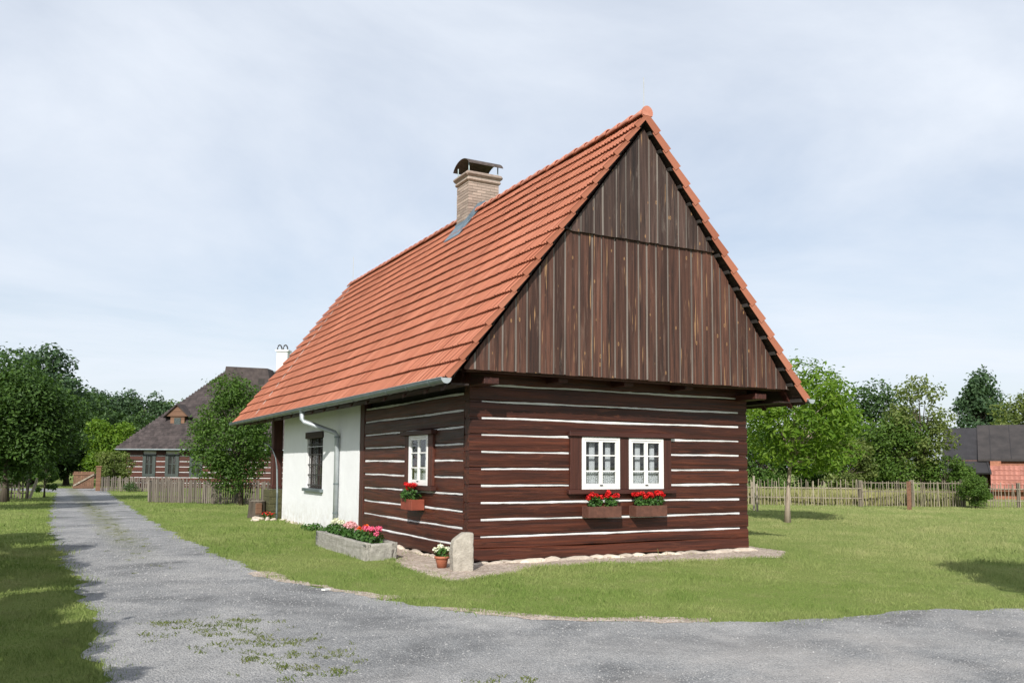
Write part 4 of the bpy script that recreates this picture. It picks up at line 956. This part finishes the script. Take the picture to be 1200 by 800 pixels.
# ================================================================== FENCES AND GATE
def picket_mesh(w, h, d, mat, pointed=True):
    m = MB(); p = [(-w/2, 0), (w/2, 0), (w/2, h-.5*w), (0, h), (-w/2, h-.5*w)] if pointed else [(-w/2, 0), (w/2, 0), (w/2, h), (-w/2, h)]
    m.prism(p, -d/2, d/2, 1); return m.mesh('picket', mat)
def fence(label, a, b, h, w, gap, mat, seed, rails=(.25, .8), posts=2.4, jit=.05, post_h=None, post_mat=None, pw=.11):
    r = random.Random(seed); a = Vector((*a, 0)); b = Vector((*b, 0)); d = b-a; L = d.length; rz = math.atan2(d.y, d.x)
    t = thing('picket_fence', label, 'fence', a, rz); me = [picket_mesh(w*k, h, .022, mat) for k in (.9, 1.0, 1.12)]
    x = w
    while x < L:
        link('picket', me[r.randrange(3)], t, (x, -.035+r.uniform(-.004, .004), r.uniform(.0, .03)), (r.uniform(-.03, .03), r.uniform(-jit, jit), r.uniform(-.08, .08)), (1, 1, 1+r.uniform(-.07, .07))); x += w+gap*r.uniform(.6, 1.4)
    for z in rails: part('rail', MB().box(0, L, -.018, .032, h*z-.022, h*z+.022), mat, t)
    n = max(1, round(L/posts))
    for i in range(n+1):
        x = L*i/n; ph = (post_h or h*.95)*r.uniform(.96, 1.05); part('post', MB().box(x-pw/2, x+pw/2, .036, .036+pw, -.05, ph), post_mat or mat, t, bevel=.008)
    return t
fence('grey weathered picket fence in front of the fruit tree on the left', (-2.34, 27.5), (1.5, 22.9), .95, .075, .035, 'grey_wood', 1)
fence('grey picket fence running on behind the porch of the cottage', (1.5, 22.9), (4.2, 20.2), .92, .075, .035, 'grey_wood', 2)
fence('short far picket fence right of the brown gate', (-3.30, 44.3), (.9, 41.6), .85, .075, .06, 'grey_wood', 3)
fence('dark weathered picket fence behind the round tree at the left edge', (-10.4, 33.4), (-7.0, 33.1), 1.02, .07, .05, 'grey_wood', 4, jit=.09)
tag(link('leaning_post', MB().box(-.05, .05, -.05, .05, -.05, 1.0).mesh('leaning_post', 'pale_wood'), None, (-6.9, 32.9, 0), (0, .32, .3)), 'pale leaning post at the end of the left picket fence', 'post')
F0, F1, F2, F3 = (18.6, 19.6), (25.37, 13.3), (29.6, 11.35), (33.2, 8.6)
fence('thin stick fence left of the brown post in front of the thicket', F0, F1, 1.14, .028, .105, 'stick', 5, rails=(.32, .70), jit=.06, posts=4.6, post_h=1.05, pw=.16)
fence('thin stick fence right of the brown post in front of the thicket', F1, F2, 1.08, .028, .095, 'stick', 6, rails=(.62, .97), jit=.04, posts=2.4, post_h=1.16, pw=.16)
fence('thin stick fence beside the round bush in front of the brick shed', F2, F3, 1.02, .028, .10, 'stick', 7, rails=(.3, .8), jit=.04, posts=2.4, post_h=1.1, pw=.13)
tag(bev(link('fence_post', MB().box(-.075, .075, -.075, .075, -.05, 1.16).mesh('fence_post', 'gate_wood'), None, (24.9, 10.55, 0), (0, 0, .4)), .015), 'stout brown wooden post standing before the right fence', 'post')
tag(link('stake', MB().tube([(0, 0, -.05), (.01, 0, 1.35)], .045, 8).mesh('stake', 'pale_wood'), None, (18.3, 12.5, 0)), 'thin pale stake close to the cottage wall, the taller of two', 'stake', 'thin stakes right of the cottage')
tag(link('stake', MB().tube([(0, 0, -.05), (-.02, 0, 1.05)], .04, 8).mesh('stake', 'pale_wood'), None, (18.0, 12.0, 0)), 'thin pale stake close to the cottage wall, the shorter of two', 'stake', 'thin stakes right of the cottage')
gt = thing('garden_gate', 'open brown wooden gate with a diagonal brace at the end of the lane', 'gate', (-3.60, 45.0, 0), R(180-10))
bm_ = MB().box(0, .12, 0, 1, 0, 1).mesh('board', 'gate_wood')
for i in range(9): link('board', bm_, gt, (.10+i*.125, 0, .14), (0, 0, 0), (.96, .025, 1.02))
for z in (.25, 1.0): part('rail', MB().box(.08, 1.26, .028, .065, z-.05, z+.05), 'gate_wood', gt)
b_ = part('brace', MB().box(.0, 1.30, .068, .095, -.045, .045), 'pale_wood', gt); b_.location = (.10, 0, 1.0); b_.rotation_euler = (0, R(32), 0)
part('hinge', MB().box(-.02, .3, -.03, .0, .98, 1.02), 'iron', gt)
gp = thing('gate_post', 'stout brown gate post with a cap, right of the open gate', 'post', (-3.46, 44.96, 0))
part('shaft', MB().box(-.13, .13, -.13, .13, -.05, 1.42), 'gate_wood', gp, bevel=.012); part('cap', MB().box(-.17, .17, -.17, .17, 1.421, 1.50), 'gate_wood', gp, bevel=.02)
weed('box_shrub', 'small round shrub before the short far fence', (-1.85, 42.4, 0), .9, .62, 'leaf_deep', 500, 61, .1, 'shrub')

# ================================================================== THE SHINGLED FARMHOUSE ON THE LEFT
fh = thing('farmhouse', 'log farmhouse with white chinking and a big dark shingled roof behind the trees', 'house', (-2.13, 52.52, 0), -.5114)
HL, HD, HE, HR = 17.0, 11.0, 2.65, 8.6       # length, depth over the eaves, eaves and ridge heights
o_ = .55
hw = part('wall', MB().box(o_+.05, HL-o_, o_+.05, HD-o_, 0, 2.75), 'chink', fh)
WN = [(1.72, 2.62), (3.30, 4.25), (5.0, 5.9), (7.4, 8.3)]
z = .0
for i in range(7):
    z0, z1 = .02+i*.37, .02+i*.37+.305
    segs = [(o_, HL-o_+.0)]
    if z1 > .85 and z0 < 2.25:
        segs = []; a = o_
        for w0, w1 in WN: segs.append((a, w0)); a = w1
        segs.append((a, HL-o_))
    for a, b in segs: part('log', MB().box(a, b, o_-.01, o_+.06, z0, z1), 'log_x', hw, bevel=.015)
for i in range(7): part('log', MB().box(o_-.01, o_+.06, o_+.061, HD-o_, .02+i*.37, .02+i*.37+.305), 'log_y', hw, bevel=.015)
for w0, w1 in WN:
    w = part('window', MB().box(w0+.02, w1-.02, o_+.02, o_+.045, .95, 2.2), 'dark_room', fh)
    f = MB()
    for (a, b, c, d) in ((w0, w0+.22, .8, 2.32), (w1-.22, w1, .8, 2.32), (w0+.22, w1-.22, 2.18, 2.32), (w0+.22, w1-.22, .80, .96)): f.box(a, b, o_-.05, o_+.06, c, d)
    part('shutter_frame', f, 'green_paint', w)
    m = (w0+w1)/2; part('sash', MB().box(m-.035, m+.035, o_-.0, o_+.03, .96, 2.18).box(w0+.22, w1-.22, o_+.001, o_+.028, 1.62, 1.67), 'green_paint', w)
    part('pane', MB().box(w0+.22, w1-.22, o_+.008, o_+.012, .96, 2.18), 'glass', w)
rf = MB(); A0, A1 = 5.5, HL-4.5; hy = HD/2
V = [(0, 0, HE), (HL, 0, HE), (HL, HD, HE), (0, HD, HE), (A0, hy, HR), (A1, hy, HR)]; V2 = [(x, y, z-.12) for x, y, z in V]
rf.add(V+V2, [(0, 1, 5, 4), (1, 2, 5), (2, 3, 4, 5), (3, 0, 4), (6, 10, 11, 7), (7, 11, 8), (8, 11, 10, 9), (9, 10, 6), (0, 6, 7, 1), (1, 7, 8, 2), (2, 8, 9, 3), (3, 9, 6, 0)])
hr = part('roof', rf, 'shingle', fh)
# shingle courses on the two slopes towards the lane
g = np.random.default_rng(5); VV = []; ncs = 36; r = random.Random(6); slope = math.hypot(hy, HR-HE); near = []
for c in range(ncs):
    t0, t1 = c/ncs, (c+1.5)/ncs; xa, xb = A0*t0, HL-(HL-A1)*t0; x = xa
    while x < xb:
        w = r.uniform(.16, .30); q = min(t1, 1); lift = r.uniform(.018, .034)
        p0 = np.array([x, hy*t0, HE+(HR-HE)*t0]); nrm = np.array([0, -(HR-HE)/slope, hy/slope]); upv = np.array([0, hy/slope, (HR-HE)/slope])
        l_ = (q-t0)*slope
        VV.append([p0+nrm*lift, p0+[w-.008, 0, 0]+nrm*lift, p0+[w-.008, 0, 0]+upv*l_+nrm*.006, p0+upv*l_+nrm*.006]); x += w
VV = np.array(VV).reshape(-1, 3); o = link('shingles', npmesh('shingles', VV, np.arange(len(VV)).reshape(-1, 4), 'shingle_many'), hr); o['kind'] = 'stuff'
part('ridge_cap', MB().box(A0-.1, A1+.1, hy-.13, hy+.13, HR-.02, HR+.09), 'zinc', hr)
part('gutter', MB().tube([(-.02, -.07, HE-.02), (HL, -.07, HE-.02)], .05, 8), 'zinc', fh)
# dormer facing the lane
dr = part('dormer', MB().box(3.05, 4.05, 1.70, 3.6, 3.6, 5.1), 'gate_wood', fh)
part('window', MB().box(3.33, 3.80, 1.655, 1.699, 4.15, 4.92), 'green_paint', dr); part('pane', MB().box(3.40, 3.73, 1.645, 1.654, 4.22, 4.85), 'glass', dr)
part('gable', MB().prism([(2.72, 5.02), (4.38, 5.02), (3.55, 5.82)], 1.60, 1.66, 1), 'gate_wood', dr)
part('roof', MB().prism([(2.58, 4.98), (3.55, 5.92), (4.52, 4.98), (4.52, 4.90), (3.55, 5.82), (2.58, 4.90)], 1.45, 4.1, 1), 'shingle', dr)
dr2 = part('grey_dormer', MB().prism([(5.8, 7.0), (9.6, 7.0), (9.2, 8.72), (6.1, 8.86)], 3.9, 5.3, 1), 'shingle', fh)
part('opening', MB().box(8.55, 9.0, 3.88, 3.899, 7.55, 7.95), 'dark_room', dr2)
hc = part('chimney', MB().box(9.5, 10.3, 5.1, 5.9, 7.6, 10.15), 'plaster', fh, 'tall white chimney with two round cowls')
part('cap', MB().box(9.4, 10.4, 5.0, 6.0, 10.151, 10.28), 'plaster', hc)
for x in (9.68, 10.12): part('cowl', MB().tube([(x+.17*math.cos(math.pi*j/8), 5.2, 10.28+.28*math.sin(math.pi*j/8)*1.3) for j in range(9)], .05, 8), 'iron', hc)

# ================================================================== SHEDS ON THE RIGHT
bn = thing('felt_roof_barn', 'low barn with a dark felt roof behind the right fence', 'barn', (42.0, 18.74, 0), -.985)
part('wall', MB().box(-1.8, 13, .2, 6.6, 0, 2.2), 'red_brick', bn)
part('roof', MB().prism([(0, 2.28), (3.5, 4.42), (7, 2.28), (7, 2.16), (3.5, 4.30), (0, 2.16)], -.15, 13.3, 0), 'felt_worn', bn)
part('side_roof', MB().add([(-2.05, -.85, 1.48), (.46, -.85, 1.48), (-.16, 3.3, 4.24), (-2.05, 3.3, 4.26), (-2.05, -.8, 1.40), (.46, -.8, 1.40), (-.16, 3.35, 4.14), (-2.05, 3.35, 4.16)], [(0, 1, 2, 3), (4, 7, 6, 5), (0, 4, 5, 1), (1, 5, 6, 2), (2, 6, 7, 3), (3, 7, 4, 0)]), 'felt', bn)
part('verge_board', MB().add([(.42, -.90, 1.50), (.52, -.90, 1.50), (-.08, 3.35, 4.32), (-.18, 3.35, 4.32), (.42, -.90, 1.40), (.52, -.90, 1.40), (-.08, 3.35, 4.2), (-.18, 3.35, 4.2)], [(0, 1, 2, 3), (4, 7, 6, 5), (0, 4, 5, 1), (1, 5, 6, 2), (2, 6, 7, 3), (3, 7, 4, 0)]), 'felt', bn)
for i in range(12):
    x = .5+i*1.05; part('felt_seam', MB().add([(x, 0-.01, 2.295), (x+.03, 0-.01, 2.295), (x+.03, 3.5, 4.435), (x, 3.5, 4.435), (x, -.01, 2.285), (x+.03, -.01, 2.285), (x+.03, 3.5, 4.425), (x, 3.5, 4.425)], [(0, 1, 2, 3), (4, 7, 6, 5), (0, 4, 5, 1), (1, 5, 6, 2), (2, 6, 7, 3), (3, 7, 4, 0)]), 'felt', bn)
part('side_wall', MB().box(-1.9, .3, -.5, .19, 0, 1.5), 'dark_wood', bn)
sh = thing('brick_shed', 'low brick shed with a salmon tile roof at the right edge', 'shed', (42.0, 18.74, 0), -.985)
part('wall', MB().box(.6, 13, -1.30, -.1, 0, 1.0), 'red_brick', sh); part('pier', MB().box(.47, 1.02, -.28, .19, 1.0, 2.16), 'red_brick', sh)
part('back_wall', MB().box(1.03, 13, .0, .18, 1.0, 1.75), 'dark_room', sh)
sr = part('roof', MB().prism([(-1.72, .52), (-.28, 1.86), (-.20, 1.80), (-1.66, .44)], .46, 13, 0), 'shed_tile', sh)
tvs = []
L_ = math.hypot(1.44, 1.34); upv = Vector((0, 1.44/L_, 1.34/L_)); nv = Vector((0, -1.34/L_, 1.44/L_))
tm2 = MB(); nx = 5
for i in range(nx): x = .25*i/(nx-1); zc_ = .02*math.cos(2*math.pi*i/(nx-1)); tm2.v += [(x, 0, .055+zc_), (x, .44, .02+zc_), (x, 0, .02)]
for i in range(nx-1): a, b = 3*i, 3*i+3; tm2.f += [(a, b, b+1, a+1), (a+2, b+2, b, a)]
t2 = tm2.mesh('roof_tile', 'shed_tile'); M0 = Matrix((Vector((1, 0, 0)), upv, nv)).transposed().to_4x4(); r = random.Random(8)
for c in range(5):
    for i in range(28):
        o = link('roof_tile', t2, sr); o.matrix_local = Matrix.Translation(Vector((.46+i*.25, -1.72, .52))+upv*c*.393+nv*.003) @ M0 @ Matrix.Translation((r.uniform(-.004, .004), r.uniform(-.01, .01), 0))

# ================================================================== GRASS, WEEDS AND LOOSE STONES
HOUSE = [(-.03, -.03), (WX+.03, -.03), (WX+.03, 16.1), (-.03, 16.1)]
TRO = [(-1.37, 1.27), (-.75, 1.27), (-.75, 4.45), (-1.37, 4.45)]
cx, cy = CAM.x, CAM.y; LP = np.array(LANE); SP = np.array(STRIP)
def edge_in(P, poly, jit, g):  # soft, uneven border
    return in_poly(P+g.normal(scale=jit, size=P.shape), poly)
def scatter(g, n, d0, d1, a0, a1, power):
    # directions measured from the lane's axis, distances with density falling as 1/d^power per unit area
    a = g.uniform(a0, a1, n); u_ = g.uniform(0, 1, n)
    if abs(power-2) < 1e-6: d = d0*(d1/d0)**u_
    else: e = 2-power; d = (d0**e+u_*(d1**e-d0**e))**(1/e)
    return np.stack([cx+d*np.sin(a), cy+d*np.cos(a)], 1), d
def blades(P, h, w, lean, g, bend=True):
    n = len(P); az = g.uniform(0, 2*np.pi, n); az2 = g.uniform(0, 2*np.pi, n)
    B = np.column_stack([P, np.zeros(n)]); s = np.column_stack([np.cos(az), np.sin(az), np.zeros(n)])*(w/2)[:, None]
    L = np.column_stack([np.cos(az2)*lean*h, np.sin(az2)*lean*h, np.zeros(n)]); upz = np.column_stack([np.zeros(n), np.zeros(n), h])
    V = np.stack([B-s, B+s, B+L*.35+upz*.6+s*.75, B+L+upz*g.uniform(.75, 1, (n, 1)), B+L*.35+upz*.6-s*.75], 1)
    F = np.arange(5*n).reshape(-1, 5); return V.reshape(-1, 3), F
g = np.random.default_rng(77)
P, d = scatter(g, 560000, 5.2, 70, YAW-.62, YAW+.62, 2.0)
edge = edge_in(P, LANE, .12, g)
keep = ~edge & ~in_poly(P, HOUSE) & ~in_poly(P, TRO) & ~edge_in(P, STRIP, .24, g)
P, d = P[keep], d[keep]
sc = np.clip(d/13, .8, 3.2); cl_ = sum(np.sin(P[:, 0]*a+P[:, 1]*b+c) for a, b, c in ((2.1, 1.3, .3), (-1.2, 2.7, 1.1), (4.3, -3.1, 2.0), (6.7, 5.2, .7), (.6, -.5, .2)))/5
h = g.uniform(.018, .055, len(P))*np.clip(sc, .9, 1.4)*np.clip(1+1.3*cl_, .45, 2.1); h[g.uniform(size=len(P)) < .012] *= 2.0; w = .0058*sc
V, F = blades(P, h, w, g.uniform(.2, .9, len(P)), g); o = link('lawn_grass', npmesh('lawn_grass', V, F, 'blade')); o['kind'] = 'stuff'; o['label'] = 'short mown lawn grass'; o['category'] = 'grass'
# longer fringe along the borders of the lane and the paving
fr = []
for poly, wd in ((LP, .22), (SP, .12)):
    a = poly; b = np.roll(poly, -1, 0); ln = np.linalg.norm(b-a, axis=1); m_ = (a+b)/2; dist = np.hypot(m_[:, 0]-cx, m_[:, 1]-cy)
    wgt = np.where((dist < 45) & (m_[:, 1] > -12), ln/np.maximum(dist, 6)**1.2, 0); wgt /= wgt.sum(); idx = g.choice(len(a), 26000, p=wgt); tt = g.uniform(0, 1, len(idx))[:, None]
    fr.append(a[idx]*(1-tt)+b[idx]*tt+g.normal(scale=wd, size=(len(idx), 2)))
P = np.concatenate(fr); P = P[~edge_in(P, LANE, .03, g) & ~in_poly(P, HOUSE) & ~in_poly(P, TRO) & ~in_poly(P, STRIP)]
V, F = blades(P, g.uniform(.03, .085, len(P)), np.full(len(P), .006), g.uniform(.3, 1.0, len(P)), g); o = link('verge_grass', npmesh('verge_grass', V, F, 'blade')); o['kind'] = 'stuff'; o['label'] = 'longer ragged grass along the lane edge'; o['category'] = 'grass'
# tall pale grass behind the right fence
n = 26000; t_ = g.uniform(0, 1, n)[:, None]; A = np.array(F0); B = np.array(F2); P = A+(B-A)*t_; nrm = np.array([.55, .83]); P = P+nrm*g.uniform(.25, 3.6, (n, 1))
V, F = blades(P, g.uniform(.35, .85, n), np.full(n, .025), g.uniform(.05, .5, n), g); o = link('tall_grass', npmesh('tall_grass', V, F, 'tall_blade')); o['kind'] = 'stuff'; o['label'] = 'tall straw coloured grass behind the stick fence'; o['category'] = 'grass'
# weeds growing in the gravel
pts = []
for i in range(150):
    u_, v_ = random.uniform(-1, 1)*random.uniform(.4, 1), random.uniform(-1, 1); pts.append((-4.55+.35*v_*-1+u_*.75, -5.0+v_*1.6, random.uniform(.02, .085)))
for i in range(70): pts.append((-4.75+random.gauss(0, .22), random.uniform(1, 26), random.uniform(.03, .07)))
for i in range(12): pts.append((random.uniform(-3.5, -2.9), -7.3+random.gauss(0, .15), random.uniform(.02, .06)))
PP = []
for (x, y, s_) in pts: k = int(2+20*(s_/.08)**1.6); PP.append(np.array([x, y])+g.normal(scale=s_*.6, size=(k, 2)))
P = np.concatenate(PP); V, F = blades(P, g.uniform(.010, .034, len(P)), np.full(len(P), .009), g.uniform(.6, 1.8, len(P)), g)
o = link('gravel_weeds', npmesh('gravel_weeds', V+np.array([0, 0, .006]), F, 'weed_blade')); o['kind'] = 'stuff'; o['label'] = 'small weed tufts in the gravel'; o['category'] = 'weeds'
# loose gravel on the lane
octv = np.array([(1, 0, 0), (0, 1, 0), (-1, 0, 0), (0, -1, 0), (0, 0, 1), (0, 0, -1)], float); octf = np.array([(0, 1, 4), (1, 2, 4), (2, 3, 4), (3, 0, 4)])
P, d = scatter(g, 70000, 4.2, 26, YAW-.62, YAW+.62, 1.8); P = P[in_poly(P, LANE)]; d = np.hypot(P[:, 0]-cx, P[:, 1]-cy)
n = len(P); s_ = g.uniform(.005, .012, n)*np.clip(d/10, .8, 1.4); s_[g.uniform(size=n) < .02] *= 1.7
base = octv[None, :5]*(1+g.uniform(-.35, .35, (n, 5, 1))); a = g.uniform(0, 6.3, n); ca, sa = np.cos(a), np.sin(a)
X = base[..., 0]*ca[:, None]-base[..., 1]*sa[:, None]; Y = base[..., 0]*sa[:, None]+base[..., 1]*ca[:, None]
V = np.stack([X*s_[:, None]+P[:, :1], Y*s_[:, None]*g.uniform(.6, 1, (n, 1))+P[:, 1:2], base[..., 2]*s_[:, None]*.7+.007], 2).reshape(-1, 3)
F = (octf[None]+(np.arange(n)*5)[:, None, None]).reshape(-1, 3); o = link('loose_gravel', npmesh('loose_gravel', V, F, 'grit')); o['kind'] = 'stuff'; o['label'] = 'loose grey gravel on the lane'; o['category'] = 'gravel'
tag(link('litter', MB().box(-.06, .06, -.03, .03, 0, .02).mesh('litter', 'white_paint'), None, (-2.98, -1.95, .012), (0, .05, .6)), 'small white scrap lying at the lane edge', 'litter')
